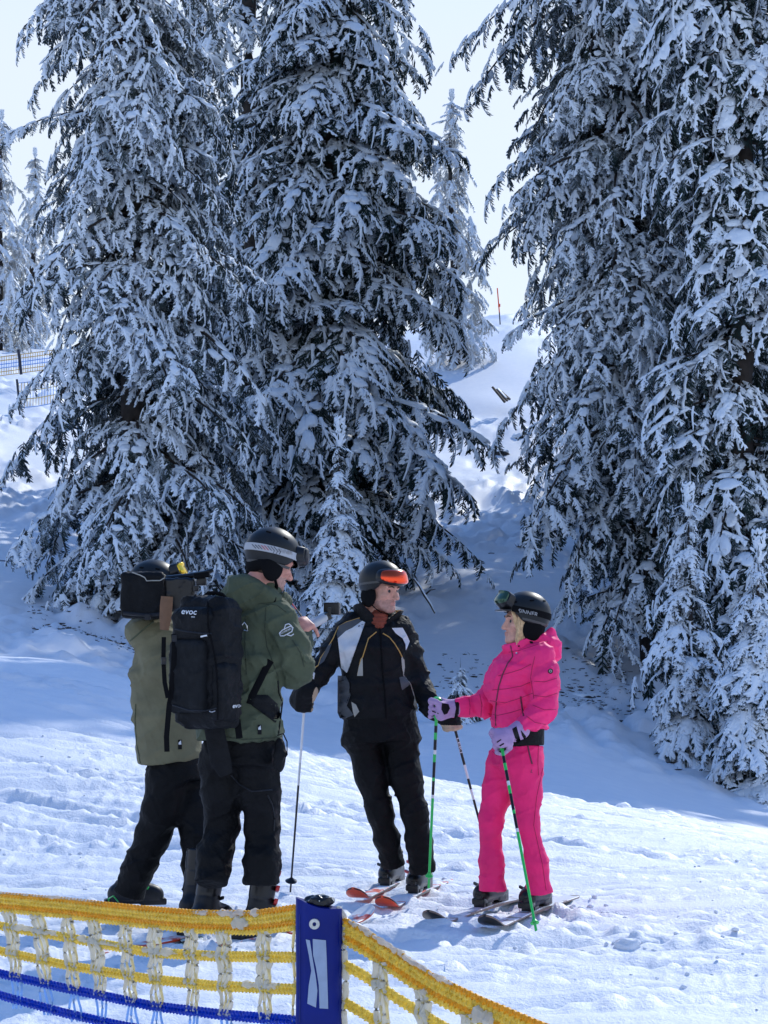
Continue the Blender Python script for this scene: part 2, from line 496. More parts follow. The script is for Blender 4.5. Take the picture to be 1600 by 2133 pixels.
def fan(inst, r, path, L, d, style, lo, spray, density=1.0, width=.34):
    """side branches with their sprays along one bough; style: snow, hang"""
    snow, hang = style
    sfx = '_lo' if lo else ''
    def put(p, dirv, s, sz):
        if r.rand() < hang:
            dirv = dirv * .5 + np.array((0, 0, -r.uniform(.5, 1.0))); key = 'hang' if r.rand() < .6 * snow + .25 else 'bare'; zup = d * .9 + np.array((0, 0, .5))
        else:
            dirv = dirv + np.array((0, 0, -r.uniform(.0, .35)))
            key = 'pad' if r.rand() < snow * (.35 + .6 * s) else ('mid' if r.rand() < .65 * snow + .15 else 'bare')
            zup = np.array((r.normal(0, .15), r.normal(0, .15), 1.0)) + d * .2
        inst[key + sfx].append((p + (0, 0, r.uniform(-.04, .04)), dirv, zup, sz, r.uniform(.8, 1.15)))
    step = (.165 if not lo else .34) / density * max(.35, min(1.0, L / 1.6))
    n = max(4, int(L / step)); inner = 0.08 if L > 1 else 0.02
    for j in range(n):
        s = inner + (1 - inner) * (j + r.rand() * .8) / n
        p = path(s); t = nz(path(min(1, s + .04)) - path(max(0, s - .04)))
        lat = nz(np.cross(t, (0, 0, 1.0))) * (1 if j % 2 else -1)
        ang = rad(r.uniform(42, 66)) * (1 - .5 * max(0, s - .8) / .2)
        d2 = nz(t * math.cos(ang) + lat * math.sin(ang) + np.array((0, 0, .05)))
        l2 = width * L * (1.0 - .70 * s) * r.uniform(.65, 1.15) + .10
        sag2 = r.uniform(.25, .65)
        m2 = max(1, int(round(l2 / ((.165 if not lo else .36) / density))))
        for q in range(m2):
            u = (q + .35) / m2
            pp = p + d2 * l2 * u + np.array((0, 0, -sag2 * l2 * u * u))
            dd = nz(d2 + np.array((0, 0, -2 * sag2 * u)))
            dd = nz(dd + nz(np.cross(dd, (0, 0, 1.0))) * (1 if q % 2 else -1) * r.uniform(.1, .6))
            put(pp, dd, min(1, s * .6 + u * .5), spray * r.uniform(.7, 1.2) * min(1, .5 + L * .35) * (1.3 if lo else 1))
    for e in range(4):
        p = path(1.0 - .05 * e); t = nz(path(1.0) - path(.85))
        put(p - t * .12, t + np.array((r.normal(0, .25), r.normal(0, .25), 0)), 1.0, spray * .85 * min(1, .5 + L * .35))

_bi = None
def blankets(r, path, L, n, sz):
    """soft lumps of snow lying over neighbouring sprays"""
    global _bi
    if _bi is None:
        bm = bmesh.new(); bmesh.ops.create_icosphere(bm, subdivisions=3, radius=1)
        _bi = (np.array([v.co[:] for v in bm.verts]), np.array([[v.index for v in f.verts] for f in bm.faces])); bm.free()
    V, F_ = [], []; off = 0
    for i in range(n):
        s = r.uniform(.25, 1.0); t = nz(path(min(1, s + .05)) - path(max(0, s - .05))); lat = nz(np.cross(t, (0, 0, 1.0)))
        o = r.normal(0, .10) * L * (1.2 - s)
        p = path(s) + lat * o + np.array((0, 0, -.35 * abs(o) + .015))
        a, b = sz * r.uniform(.6, 1.5), sz * r.uniform(.45, .9)
        q = _bi[0] * (1 + .40 * n3(_bi[0] * 1.7 + 9.7 * i + sz * 31) + .22 * n3(_bi[0] * 4.1 + 3.1 * i))[:, None]
        t2 = nz(t + lat * (o * .8 / (L * .2 + .05))); l2 = nz(np.cross((0, 0, 1.0), t2)); u2 = np.cross(t2, l2)
        V.append(p + (q[:, :1] * a * t2 + q[:, 1:2] * b * l2 + np.where(q[:, 2:] > 0, q[:, 2:] * sz * .30, q[:, 2:] * sz * .10) * u2)); F_.append(_bi[1] + off); off += len(q)
    return np.concatenate(V), np.concatenate(F_)

BOUGH = {}
def bough_kinds(tagname, style, needle, spray, lump, drop=1.0):
    """shared bough meshes of three lengths, pointing along +x from the trunk"""
    out = []
    for L, nvar in (((2.6, 3), (1.6, 3), (0.85, 2)) if tagname != 'young' else ((0.95, 3), (0.5, 2))):
        for v in range(nvar):
            r = np.random.RandomState(int(L * 100) + v * 7 + len(tagname) * 31)
            rise, fall = L * r.uniform(.0, .14), L * r.uniform(.40, .75) * drop
            bend = r.normal(0, .10)
            path = lambda s: np.array((L * (s - .10 * s * s), L * bend * s * s, rise * s - fall * s ** 1.9))
            inst = {k: [] for k in PROTO}
            fan(inst, r, path, L, np.array((1.0, 0, 0)), style, False, spray)
            vv, ff, mm = scatter(inst, r)
            n = int(lump[0] * L)
            if n:
                bv_, bf_ = blankets(r, path, L, n, lump[1])
                ff = np.concatenate([ff, bf_ + len(vv)]); vv = np.concatenate([vv, bv_]); mm = np.concatenate([mm, np.ones(len(bf_), int)])
            ss = np.linspace(0, .95, 8); lb = MB(); lb.tube(np.array([path(s) for s in ss]), (0.010 + 0.012 * L) * (1 - .85 * ss), 5, cap=False)
            lf = np.array([(a, b, c) for a, b, c, d in lb.f] + [(a, c, d) for a, b, c, d in lb.f])
            ff = np.concatenate([ff, lf + len(vv)]); vv = np.concatenate([vv, np.array(lb.v)]); mm = np.concatenate([mm, np.full(len(lf), 2)])
            o = mesh_np('bough', vv, ff, [needle, M_SNOWCAP, M_BARK], mm)
            me = o.data; bpy.data.objects.remove(o)
            out.append((L, me))
    BOUGH[tagname] = out
bough_kinds('pads', (.70, .30), M_NEEDLE, .36, (4.8, .14))
bough_kinds('frosted', (.74, .38), M_NEEDLE_F, .31, (2.6, .11))
bough_kinds('plain', (.56, .36), M_NEEDLE, .33, (1.8, .12))
bough_kinds('young', (1.05, .12), M_NEEDLE, .46, (5.0, .16))

def trunk_axis(H, lean, seed):
    def axis(h):
        k = h / H
        return np.array((lean[0] * k + 0.10 * math.sin(h * .5 + seed), lean[1] * k + 0.08 * math.sin(h * .4 + 2 * seed), h))
    return axis
def make_trunk(root, base, H, axis, trunk_r):
    hs = np.concatenate([[-.6, 0, .25], np.linspace(.7, H, 18)])
    pts = np.array([axis(max(h, 0)) + (0, 0, min(h, 0)) for h in hs]); pts[0, 2] = -.6
    rr = trunk_r * np.maximum(0.03, 1 - hs / H) ** .8; rr[:3] *= (1.5, 1.25, 1.1)
    MB().tube(pts + base, rr, 12).build('trunk', [M_BARK], root)

def spruce(name, base, H, prof, label, seed, kind=None, boughs=250, z0=0.8, zhi=1e9, snow=1.0, hang=0.3, lean=(0, 0), trunk_r=0.28,
           spray=0.62, needle=None, group=None, droop=1.0, density=1.0, boughs_per_m=6.0, stray=0.0, plain_low=0.0, lo=True):
    """prof: list of (height, crown radius). Up to zhi every bough is a part of its own, the top above the picture is one mesh"""
    r = np.random.RandomState(seed)
    base = np.asarray(base, float); needle = needle or M_NEEDLE
    root = empty(name, base); tag(root, label, 'tree', group)
    ph, pr = np.array([p[0] for p in prof]), np.array([p[1] for p in prof])
    axis = trunk_axis(H, lean, seed)
    make_trunk(root, base, H, axis, trunk_r)
    zcut = min(zhi, H) if kind else z0
    # joined upper part
    inst = {k: [] for k in PROTO}
    nb = int(boughs_per_m * (H - zcut))
    for i in range(nb):
        h = zcut + (H - zcut - .1) * ((i + r.rand()) / nb) ** 1.05
        L = np.interp(h, ph, pr) * (r.uniform(0.70, 1.08) if r.rand() < .7 else r.uniform(.3, .7))
        if L < .1: continue
        az = r.uniform(0, 2 * math.pi); d = np.array((math.cos(az), math.sin(az), 0.0)); k = h / H; o = axis(h) + base
        rise = L * (r.uniform(.0, .2) if k < .8 else r.uniform(.3, .7)); fall = L * r.uniform(.35, .85) * droop * (1 if k < .85 else .5)
        path = lambda s: o + d * L * (s - .10 * s * s) + np.array((0, 0, rise * s - fall * s * s))
        fan(inst, r, path, L, d, (snow, hang), lo, spray, density)
    for e in range(5):
        a = e * 1.26
        inst['pad'].append((axis(H - .35) + base, np.array((math.cos(a) * .35, math.sin(a) * .35, .9)), np.array((math.cos(a), math.sin(a), .4)), min(.5, .12 * H), 1.0))
    v, f, m = scatter(inst, r)
    crown = mesh_np('crown', v, f, [needle, M_SNOWCAP], m, smooth=True, parent=root)
    if kind:
        inv = -world_loc(crown)
        for i in range(boughs):
            h = z0 + (zcut - z0) * ((i + r.rand()) / boughs)
            R = np.interp(h, ph, pr)
            u = r.rand()
            L = R * (r.uniform(.80, 1.08) if u < .55 else (r.uniform(.5, .8) if u < .8 else r.uniform(.25, .5)))
            if r.rand() < stray: L *= 1.22
            kk = 'plain' if (plain_low and h < plain_low * r.uniform(.6, 1.2)) else kind
            cand = BOUGH[kk]; best = min(abs(math.log(L / c[0])) for c in cand)
            cand = [c for c in cand if abs(math.log(L / c[0])) < best + .05]
            L0, me = cand[r.randint(len(cand))]
            b = bpy.data.objects.new('bough', me); COL.objects.link(b)
            b.parent = crown
            sc = L / L0
            b.location = tuple(axis(h) + base + inv)
            b.rotation_euler = (r.normal(0, .12), r.normal(.0, .14) * droop + (.10 if h < 3 else 0) * 0, r.uniform(0, 2 * math.pi))
            b.scale = (sc, sc * r.uniform(.9, 1.25), sc * r.uniform(.8, 1.25) * droop)
    return root

def copy_tree(root, base, rz, sc, label, group=None):
    c = root.copy(); COL.objects.link(c)
    c.location = tuple(map(float, base)); c.rotation_euler = (0, 0, rz); c.scale = (sc,) * 3 if np.isscalar(sc) else sc
    c['label'] = label
    if group: c['group'] = group
    for ch in list(root.children):
        k = ch.copy(); COL.objects.link(k); k.parent = c
        k.location = ch.location
    return c

# ------------------------------------------------------------------ forest
def on_ground(px, Y, sink=0.05):
    x = (px - 800) / F_PX * Y
    return np.array((x, Y, float(base_h(np.array([x]), np.array([float(Y)]))[0]) - sink))

GT = 'tall snow laden spruces'
t1 = spruce('spruce_tree', on_ground(310, 42), 26, [(0, 2.1), (1.2, 3.0), (5.6, 2.8), (10, 2.4), (13, 2.1), (18, 1.5), (26, .15)],
            'tall frosted spruce behind the two people in olive jackets', 3, 'frosted', 290, z0=.5, zhi=13.6, snow=.75, hang=.4, lean=(-1.2, 0), trunk_r=.36,
            needle=M_NEEDLE_F, group=GT, stray=.08, boughs_per_m=4)
t2 = spruce('spruce_tree', on_ground(700, 49), 28, [(0, 2.9), (3.5, 3.8), (6, 3.55), (9, 3.25), (12, 2.65), (15, 2.0), (18, 1.6), (28, .15)],
            'broad dark spruce with heavy snow pads, centre, left of the open gap', 8, 'pads', 280, z0=1.2, zhi=15.6, snow=1.0, hang=.2, lean=(-.5, 0), trunk_r=.40,
            group=GT, boughs_per_m=4, plain_low=2.0)
t4 = spruce('spruce_tree', on_ground(1365, 44), 28, [(0, 1.2), (1.5, 1.9), (4, 2.6), (6, 2.75), (10, 2.65), (12, 2.85), (14, 3.2), (19, 1.8), (28, .15)],
            'tall spruce right of the gap with bare lower trunk showing', 21, 'frosted', 290, z0=1.6, zhi=14.6, snow=.72, hang=.34, lean=(-2.0, 0), trunk_r=.36,
            group=GT, stray=.15, boughs_per_m=6, plain_low=6.0)
t5 = spruce('spruce_tree', on_ground(1570, 37), 27, [(0, 1.5), (1.5, 1.9), (5, 1.8), (9, 1.65), (13, 1.65), (17, 1.9), (21, 1.5), (27, .12)],
            'tall snowy spruce at the right edge of the picture', 34, 'pads', 280, z0=.3, zhi=12.6, snow=.9, hang=.38, lean=(-.5, 0), trunk_r=.28,
            group=GT, boughs_per_m=9)
GY = 'young spruces'
t6 = spruce('young_spruce', on_ground(716, 39), 4.6, [(0, 1.0), (.6, .98), (2.0, .72), (3.4, .36), (4.6, .04)],
            'small snow covered spruce right behind the helmet of the man in black', 41, 'young', 90, z0=.15, zhi=4.2, snow=1.2, hang=.08, trunk_r=.06, spray=.30, group=GY, droop=.9, boughs_per_m=20, lo=False)
t7 = spruce('young_spruce', on_ground(965, 33), 1.05, [(0, .40), (.3, .36), (.6, .22), (1.05, .03)],
            'tiny snow capped spruce beside the shoulder of the pink jacket', 43, 'young', 46, z0=.03, zhi=.9, snow=1.2, hang=.1, trunk_r=.02, spray=.16, group=GY, droop=.9, boughs_per_m=40)
t8 = spruce('young_spruce', on_ground(1450, 34.5), 4.4, [(0, 1.0), (.8, .95), (2, .70), (3.2, .36), (4.4, .05)],
            'young spruce in front of the bare trunk on the right', 47, 'young', 90, z0=.1, zhi=4.0, snow=.95, hang=.25, trunk_r=.08, spray=.30, group=GY, boughs_per_m=20)
t8b = spruce('young_spruce', on_ground(1588, 33), 4.0, [(0, 1.05), (.8, 1.0), (2, .75), (3.2, .34), (4.0, .05)],
             'young spruce low at the right edge', 48, 'young', 90, z0=.1, zhi=3.7, snow=.95, hang=.25, trunk_r=.08, spray=.30, group=GY, boughs_per_m=20)
# trees further back: two meshes shared by all
b1 = spruce('spruce_tree', on_ground(520, 55), 25, [(0, 2.2), (1.5, 3.1), (6, 3.1), (11, 2.7), (16, 2.0), (25, .15)],
            'grey frosted spruce filling the space between the two big spruces', 61, None, z0=.8, snow=.8, hang=.35, trunk_r=.36, spray=.55, needle=M_NEEDLE_F, group=GT, boughs_per_m=6.0, density=1.0)
b2 = spruce('spruce_tree', on_ground(1480, 56), 27, [(0, 2.4), (2, 3.1), (8, 3.1), (13, 2.8), (19, 1.8), (27, .15)],
            'dark spruce seen between the two big spruces on the right', 62, None, z0=.8, snow=.8, hang=.30, trunk_r=.36, spray=.58, group=GT, boughs_per_m=5.6, density=1.0)
copy_tree(b2, on_ground(735, 57), 1.3, .92, 'dark spruce standing behind the broad centre spruce', GT)
copy_tree(b1, on_ground(1690, 41), 2.0, 1.0, 'spruce cut by the right edge behind the front right spruce', GT)
copy_tree(b1, on_ground(400, 58), 4.0, .9, 'frosted spruce hidden behind the left big spruce', GT)
GB = 'spruces deeper in the wood on the right'
for i, (px, Y, rz, sc) in enumerate(((1700, 64, 3.0, 1.05), (1275, 66, 4.3, 1.0), (1410, 60, .7, 1.0), (1640, 69, 5.2, 1.1), (1840, 47, 5.0, 1.0), (1840, 72, .4, 1.1), (1560, 76, 2.5, 1.1), (2000, 56, 3.6, 1.05), (1940, 63, .9, 1.1), (2120, 66, 1.5, 1.1), (2080, 50, 4.0, 1.0), (1780, 57, 2.2, 1.0), (1920, 52, 1.1, 1.05), (2200, 58, .3, 1.1))):
    copy_tree(b2 if i % 2 else b1, on_ground(px, Y), rz, sc, 'tall spruce in the dense wood behind the right hand spruces', GB)
# rimed spruces in the sun, far up the slope
t3 = spruce('spruce_tree', on_ground(945, 84), 10.8, [(0, 1.9), (1.5, 1.9), (4.5, 1.5), (8, .8), (10.8, .06)],
            'pale rimed spruce far up the slope beside the gap', 51, None, z0=.4, snow=.9, hang=.35, trunk_r=.20, spray=.60, needle=M_NEEDLE_R, boughs_per_m=10)
GF = 'rimed spruces at the upper left'
copy_tree(t3, on_ground(-10, 86), 1.0, .90, 'pale rimed spruce above the far net at the left edge', GF)
copy_tree(t3, on_ground(60, 92), 2.6, .80, 'pale rimed spruce half hidden by the frosted spruce at the left', GF)
copy_tree(t3, on_ground(-130, 88), 4.2, 1.05, 'rimed spruce just beyond the left edge of the picture', GF)
# ------------------------------------------------------------------ signed distance shapes
def cap(P, a, b, ra, rb):
    a = np.asarray(a, float); b = np.asarray(b, float); ba = b - a
    t = np.clip((P - a) @ ba / (ba @ ba + 1e-12), 0, 1)
    return np.linalg.norm(P - a - t[:, None] * ba, axis=1) - (ra + t * (rb - ra))
def ecap(P, a, b, wa, da, wb, db, right, soft=0.0):
    """elliptical cone: half width w along right, half depth d across"""
    a = np.asarray(a, float); b = np.asarray(b, float); ba = b - a; L = np.linalg.norm(ba); ax = ba / L
    right = nz(np.asarray(right, float) - ax * (ax @ right)); dep = np.cross(ax, right)
    tr = (P - a) @ ax / L; t = np.clip(tr, 0, 1)
    q = P - a - (t * L)[:, None] * ax
    w = wa + t * (wb - wa); d = da + t * (db - da)
    u = q @ right; v = q @ dep; z = q @ ax
    k = np.sqrt((u / w) ** 2 + (v / d) ** 2)
    s = (k - 1) * np.minimum(w, d)
    return np.where(np.abs(z) > 1e-6, np.sqrt(np.maximum(s, 0) ** 2 + z * z) + np.minimum(s, 0) * 0, s)
def ell(P, c, r, R=None):
    q = P - np.asarray(c, float)
    if R is not None: q = q @ np.asarray(R).T
    r = np.asarray(r, float)
    k0 = np.linalg.norm(q / r, axis=1); k1 = np.linalg.norm(q / (r * r), axis=1)
    return k0 * (k0 - 1) / (k1 + 1e-9)
def rbox(P, c, hsz, rnd, R=None):
    q = P - np.asarray(c, float)
    if R is not None: q = q @ np.asarray(R).T
    a = np.abs(q) - (np.asarray(hsz, float) - rnd)
    return np.linalg.norm(np.maximum(a, 0), axis=1) + np.minimum(a.max(1), 0) - rnd
def smin(a, b, k):
    h = np.maximum(k - np.abs(a - b), 0) / k
    return np.minimum(a, b) - h * h * k * 0.25
def smax(a, b, k): return -smin(-a, -b, k)
def sunion(lst, k):
    d = lst[0]
    for e in lst[1:]: d = smin(d, e, k)
    return d

def sdf_mesh(name, fn, lo, hi, h, mats, parent=None, matfn=None, R=None, origin=None):
    """surface nets of fn(P) < 0; when R, origin are given fn works in local coordinates (rows of R = axes)"""
    lo = np.asarray(lo, float); hi = np.asarray(hi, float)
    c = 6
    nb = np.ceil((hi - lo) / (h * c)).astype(int) + 1
    dims = nb * c
    g = [lo[k] + h * (np.arange(nb[k]) * c + (c - 1) / 2) for k in range(3)]
    CP = np.stack(np.meshgrid(*g, indexing='ij'), -1).reshape(-1, 3)
    cd = fn(CP).reshape(nb)
    act = np.abs(cd) < h * c * 1.25 + 0.02
    D = np.repeat(np.repeat(np.repeat(cd, c, 0), c, 1), c, 2).astype(np.float32)
    A = np.repeat(np.repeat(np.repeat(act, c, 0), c, 1), c, 2)
    idx = np.argwhere(A)
    out = np.empty(len(idx), np.float32)
    for s in range(0, len(idx), 400000):
        out[s:s + 400000] = fn(lo + h * idx[s:s + 400000])
    D[A] = out
    S = D < 0
    nx, ny, nzz = D.shape
    corners = [(i, j, k) for i in (0, 1) for j in (0, 1) for k in (0, 1)]
    cnt = np.zeros((nx - 1, ny - 1, nzz - 1), np.int8)
    for i, j, k in corners:
        cnt += S[i:nx - 1 + i, j:ny - 1 + j, k:nzz - 1 + k]
    mixed = (cnt > 0) & (cnt < 8)
    ci = np.argwhere(mixed)
    acc = np.zeros((len(ci), 3)); num = np.zeros(len(ci))
    for a in corners:
        for ax in range(3):
            if a[ax]: continue
            b = list(a); b[ax] = 1
            da = D[ci[:, 0] + a[0], ci[:, 1] + a[1], ci[:, 2] + a[2]]; db = D[ci[:, 0] + b[0], ci[:, 1] + b[1], ci[:, 2] + b[2]]
            m = (da < 0) != (db < 0)
            t = np.where(m, da / np.where(m, da - db, 1), 0)
            p = np.array(a, float)[None] + t[:, None] * (np.array(b, float) - np.array(a, float))[None]
            acc += p * m[:, None]; num += m
    V = lo + h * (ci + acc / num[:, None])
    vid = -np.ones(mixed.shape, np.int64); vid[mixed] = np.arange(len(ci))
    Q = []
    for ax in range(3):
        sl0 = [slice(1, -1)] * 3; sl0[ax] = slice(0, -1)
        sl1 = [slice(1, -1)] * 3; sl1[ax] = slice(1, None)
        s0, s1 = S[tuple(sl0)], S[tuple(sl1)]
        e = np.argwhere(s0 != s1)
        if not len(e): continue
        base = e + 1; base[:, ax] -= 1
        inside_first = s0[tuple(e.T)]
        o1, o2 = [(1, 2), (2, 0), (0, 1)][ax]
        def cell(d1, d2):
            k = base.copy(); k[:, o1] -= d1; k[:, o2] -= d2
            return vid[tuple(k.T)]
        q = np.stack([cell(1, 1), cell(0, 1), cell(0, 0), cell(1, 0)], 1)
        q[~inside_first] = q[~inside_first][:, ::-1]
        Q.append(q)
    Q = np.concatenate(Q)
    Q = Q[(Q >= 0).all(1)]
    mi = None
    if matfn is not None:
        mi = matfn(V[Q].mean(1), nz(np.cross(V[Q[:, 2]] - V[Q[:, 0]], V[Q[:, 3]] - V[Q[:, 1]])))
    if R is not None:
        V = np.asarray(origin) + V @ np.asarray(R)
    return mesh_np(name, V, Q, mats, mi, parent=parent)

def frame(f, up=(0, 0, 1)):
    f = nz(f); u = np.asarray(up, float); l = nz(np.cross(u, f)); u = np.cross(f, l)
    return np.array([f, l, u])            # rows: forward, left, up

def bvh_of(objs):
    objs = objs if isinstance(objs, (list, tuple)) else [objs]
    V, Fc = [], []
    for o in objs:
        off = world_loc(o); b = len(V)
        V += [tuple(np.array(v.co[:]) + off) for v in o.data.vertices]
        Fc += [tuple(i + b for i in p.vertices) for p in o.data.polygons]
    return BVHTree.FromPolygons(V, Fc)
CAMP = np.array((0, 0, CAM_H))
def hit(bvh, px, py, off=0.003):
    d = nz(W(px, py, 10.0) - CAMP)
    loc, nor, i, dist = bvh.ray_cast(Vector(CAMP), Vector(d))
    if loc is None: return None
    return np.array(loc[:]) - d * off
def patch_px(name, poly, bvh, m, parent, off=0.004, fine=7.0, smooth_edge=True):
    """a fabric panel lying on a garment; outline given where it is seen"""
    pts = []
    n = len(poly)
    for i in range(n):
        a, b = np.array(poly[i], float), np.array(poly[(i + 1) % n], float)
        k = max(1, int(np.linalg.norm(b - a) / fine))
        pts += [a + (b - a) * j / k for j in range(k)]
    bm = bmesh.new()
    vs = [bm.verts.new((p[0], p[1], 0)) for p in pts]
    bm.faces.new(vs)
    bmesh.ops.triangulate(bm, faces=bm.faces[:])
    for _ in range(5):
        ed = [e for e in bm.edges if e.calc_length() > fine * 1.6]
        if not ed: break
        bmesh.ops.subdivide_edges(bm, edges=ed, cuts=1)
        bmesh.ops.triangulate(bm, faces=bm.faces[:])
    bm.verts.ensure_lookup_table(); bm.verts.index_update()
    P = [hit(bvh, v.co.x, v.co.y, off) for v in bm.verts]
    good = [p for p in P if p is not None]
    if not good: bm.free(); return None
    my = float(np.median([p[1] for p in good]))
    P = [p if p is not None else W(v.co.x, v.co.y, my) for p, v in zip(P, bm.verts)]
    Fc = [[v.index for v in f.verts] for f in bm.faces]
    bm.free()
    return mesh_np(name, P, Fc, [m], parent=parent)
def line_px(name, pts, bvh, m, parent, r=0.003, off=0.002, flat=1.0):
    pts = np.array(pts, float); out = []
    for a, b in zip(pts[:-1], pts[1:]):
        k = max(2, int(np.linalg.norm(b - a) / 5))
        for j in range(k):
            h_ = hit(bvh, *(a + (b - a) * j / k), off)
            if h_ is not None: out.append(h_)
    h_ = hit(bvh, *pts[-1], off)
    if h_ is not None: out.append(h_)
    if len(out) < 2: return None
    return MB().tube(out, r, 6).build(name, [m], parent)
_txt = {}
def text_mesh(s):
    """triangulated lettering in unit height"""
    if s in _txt: return _txt[s]
    c = bpy.data.curves.new('lettering', 'FONT'); c.body = s; c.align_x = 'CENTER'; c.align_y = 'CENTER'; c.size = 1.0; c.offset = 0.012
    o = bpy.data.objects.new('lettering', c); COL.objects.link(o)
    dg = bpy.context.evaluated_depsgraph_get(); me = bpy.data.meshes.new_from_object(o.evaluated_get(dg))
    bm = bmesh.new(); bm.from_mesh(me); bmesh.ops.triangulate(bm, faces=bm.faces[:])
    for _ in range(3):
        ed = [e for e in bm.edges if e.calc_length() > .22]
        if not ed: break
        bmesh.ops.subdivide_edges(bm, edges=ed, cuts=1); bmesh.ops.triangulate(bm, faces=bm.faces[:])
    bm.verts.index_update()
    V = np.array([v.co[:] for v in bm.verts]); Fc = [tuple(v.index for v in f.verts) for f in bm.faces]; bm.free()
    bpy.data.objects.remove(o); bpy.data.curves.remove(c); bpy.data.meshes.remove(me)
    _txt[s] = (V, Fc)
    return V, Fc
def text_px(name, s, c, size, ang, bvh, m, parent, off=0.005, sx=1.0, shear=0.0, fallback=None):
    V, Fc = text_mesh(s); ca, sa = math.cos(rad(ang)), math.sin(rad(ang))
    P = []
    for v in V:
        x, y = (v[0] * sx + shear * v[1]) * size, v[1] * size
        p = hit(bvh, c[0] + x * ca + y * sa, c[1] + x * sa - y * ca, off)
        P.append(p)
    good = [p for p in P if p is not None]
    if not good: return None
    my = float(np.median([p[1] for p in good]))
    P = [p if p is not None else np.array((good[0][0], my, good[0][2])) for p in P]
    return mesh_np(name, P, Fc, [m], parent=parent, smooth=False)

# fabrics ---------------------------------------------------------------------
M_BLACK = mat('black_fabric', (0.0070, 0.0074, 0.0088), 0.62, var=0.35, var_scale=12, bump=0.9, bump_scale=30, spec=0.15)
M_BLACKP = mat('black_ski_pants', (0.0060, 0.0061, 0.0070), 0.62, var=0.35, var_scale=9, bump=0.9, bump_scale=26, spec=0.13)
M_OLIVE = mat('olive_fabric', (0.160, 0.150, 0.088), 0.8, var=0.14, var_scale=8, bump=0.55, bump_scale=30, spec=0.25)
M_OLIVE2 = mat('dark_olive_fabric', (0.080, 0.094, 0.056), 0.8, var=0.14, var_scale=8, bump=0.55, bump_scale=30, spec=0.25)
M_PINK = mat('pink_fabric', (0.95, 0.030, 0.205), 0.62, var=0.10, var_scale=7, bump=0.5, bump_scale=32, spec=0.3)
M_PINKP = mat('pink_ski_pants', (0.84, 0.018, 0.165), 0.6, var=0.10, var_scale=7, bump=0.5, bump_scale=32, spec=0.3)
M_WHITEF = mat('white_fabric', (0.62, 0.63, 0.66), 0.7, var=0.08, var_scale=18, bump=0.1, bump_scale=260)
M_GREYF = mat('grey_fabric', (0.070, 0.075, 0.085), 0.75, var=0.15, var_scale=18, bump=0.1, bump_scale=260)
M_SILVER = mat('pale_grey_fabric', (0.36, 0.35, 0.31), 0.7, var=0.12, var_scale=20)
M_GOLD = mat('gold_piping', (0.50, 0.30, 0.075), 0.55)
M_MUSTARD = mat('mustard_lining', (0.62, 0.27, 0.035), 0.8, var=0.1, var_scale=25, bump=0.3, bump_scale=200)
M_RUST = mat('rust_neck_warmer', (0.22, 0.045, 0.022), 0.85, var=0.15, var_scale=30, bump=0.3, bump_scale=200)
M_SKIN = mat('skin', (0.64, 0.35, 0.26), 0.55, var=0.18, var_scale=42, spec=0.35, bump=0.3, bump_scale=160)
M_STUB = mat('stubbled_skin', (0.47, 0.27, 0.215), 0.6, var=0.2, var_scale=60, spec=0.3, bump=0.4, bump_scale=260)
M_SKINR = mat('reddish_skin', (0.62, 0.29, 0.22), 0.5, var=0.10, var_scale=40, spec=0.4)
M_LIP = mat('lips', (0.50, 0.24, 0.19), 0.5)
M_EYEW = mat('eye_white', (0.30, 0.24, 0.21), 0.5, spec=0.2)
M_EYED = mat('iris_and_socket_shade', (0.02, 0.025, 0.03), 0.1)
M_BROW = mat('brow_hair', (0.09, 0.055, 0.035), 0.8)
M_BLOND = mat('blond_hair', (0.62, 0.42, 0.22), 0.55, var=0.25, var_scale=60)
M_HAIRD = mat('brown_hair', (0.05, 0.032, 0.022), 0.6)
M_HELM = mat('matte_black_helmet', (0.012, 0.013, 0.014), 0.45, spec=0.32, var=0.1, var_scale=25)
M_HELMG = mat('helmet_grey_trim', (0.06, 0.058, 0.055), 0.5)
M_FOAM = mat('ear_pad_fabric', (0.006, 0.006, 0.007), 0.9, spec=0.1)
M_PLASTB = mat('black_plastic', (0.008, 0.008, 0.010), 0.3, spec=0.4)
M_PLASTG = mat('dark_grey_plastic', (0.013, 0.014, 0.018), 0.45, spec=0.28)
M_RED = mat('red_plastic', (0.45, 0.015, 0.02), 0.3)
M_ORANGE = mat('orange_red_paint', (0.80, 0.090, 0.022), 0.35, var=0.1, var_scale=30)
M_GREEN = mat('green_paint', (0.06, 0.55, 0.10), 0.35)
M_WHITEP = mat('white_paint', (0.75, 0.76, 0.78), 0.4)
M_STEEL = mat('steel', (0.55, 0.56, 0.58), 0.3, metallic=0.9)
M_LILAC = mat('lilac_glove', (0.44, 0.29, 0.50), 0.75, var=0.08, var_scale=40, bump=0.15, bump_scale=250)
M_TAN = mat('tan_leather', (0.48, 0.36, 0.24), 0.6, var=0.12, var_scale=30)
M_BROWN = mat('brown_leather', (0.17, 0.085, 0.040), 0.6, var=0.15, var_scale=30)
M_YELLOWL = mat('yellow_lens', (0.85, 0.55, 0.02), 0.12, metallic=0.5)
M_GREENL = mat('green_lens', (0.05, 0.095, 0.06), 0.12, metallic=0.6)
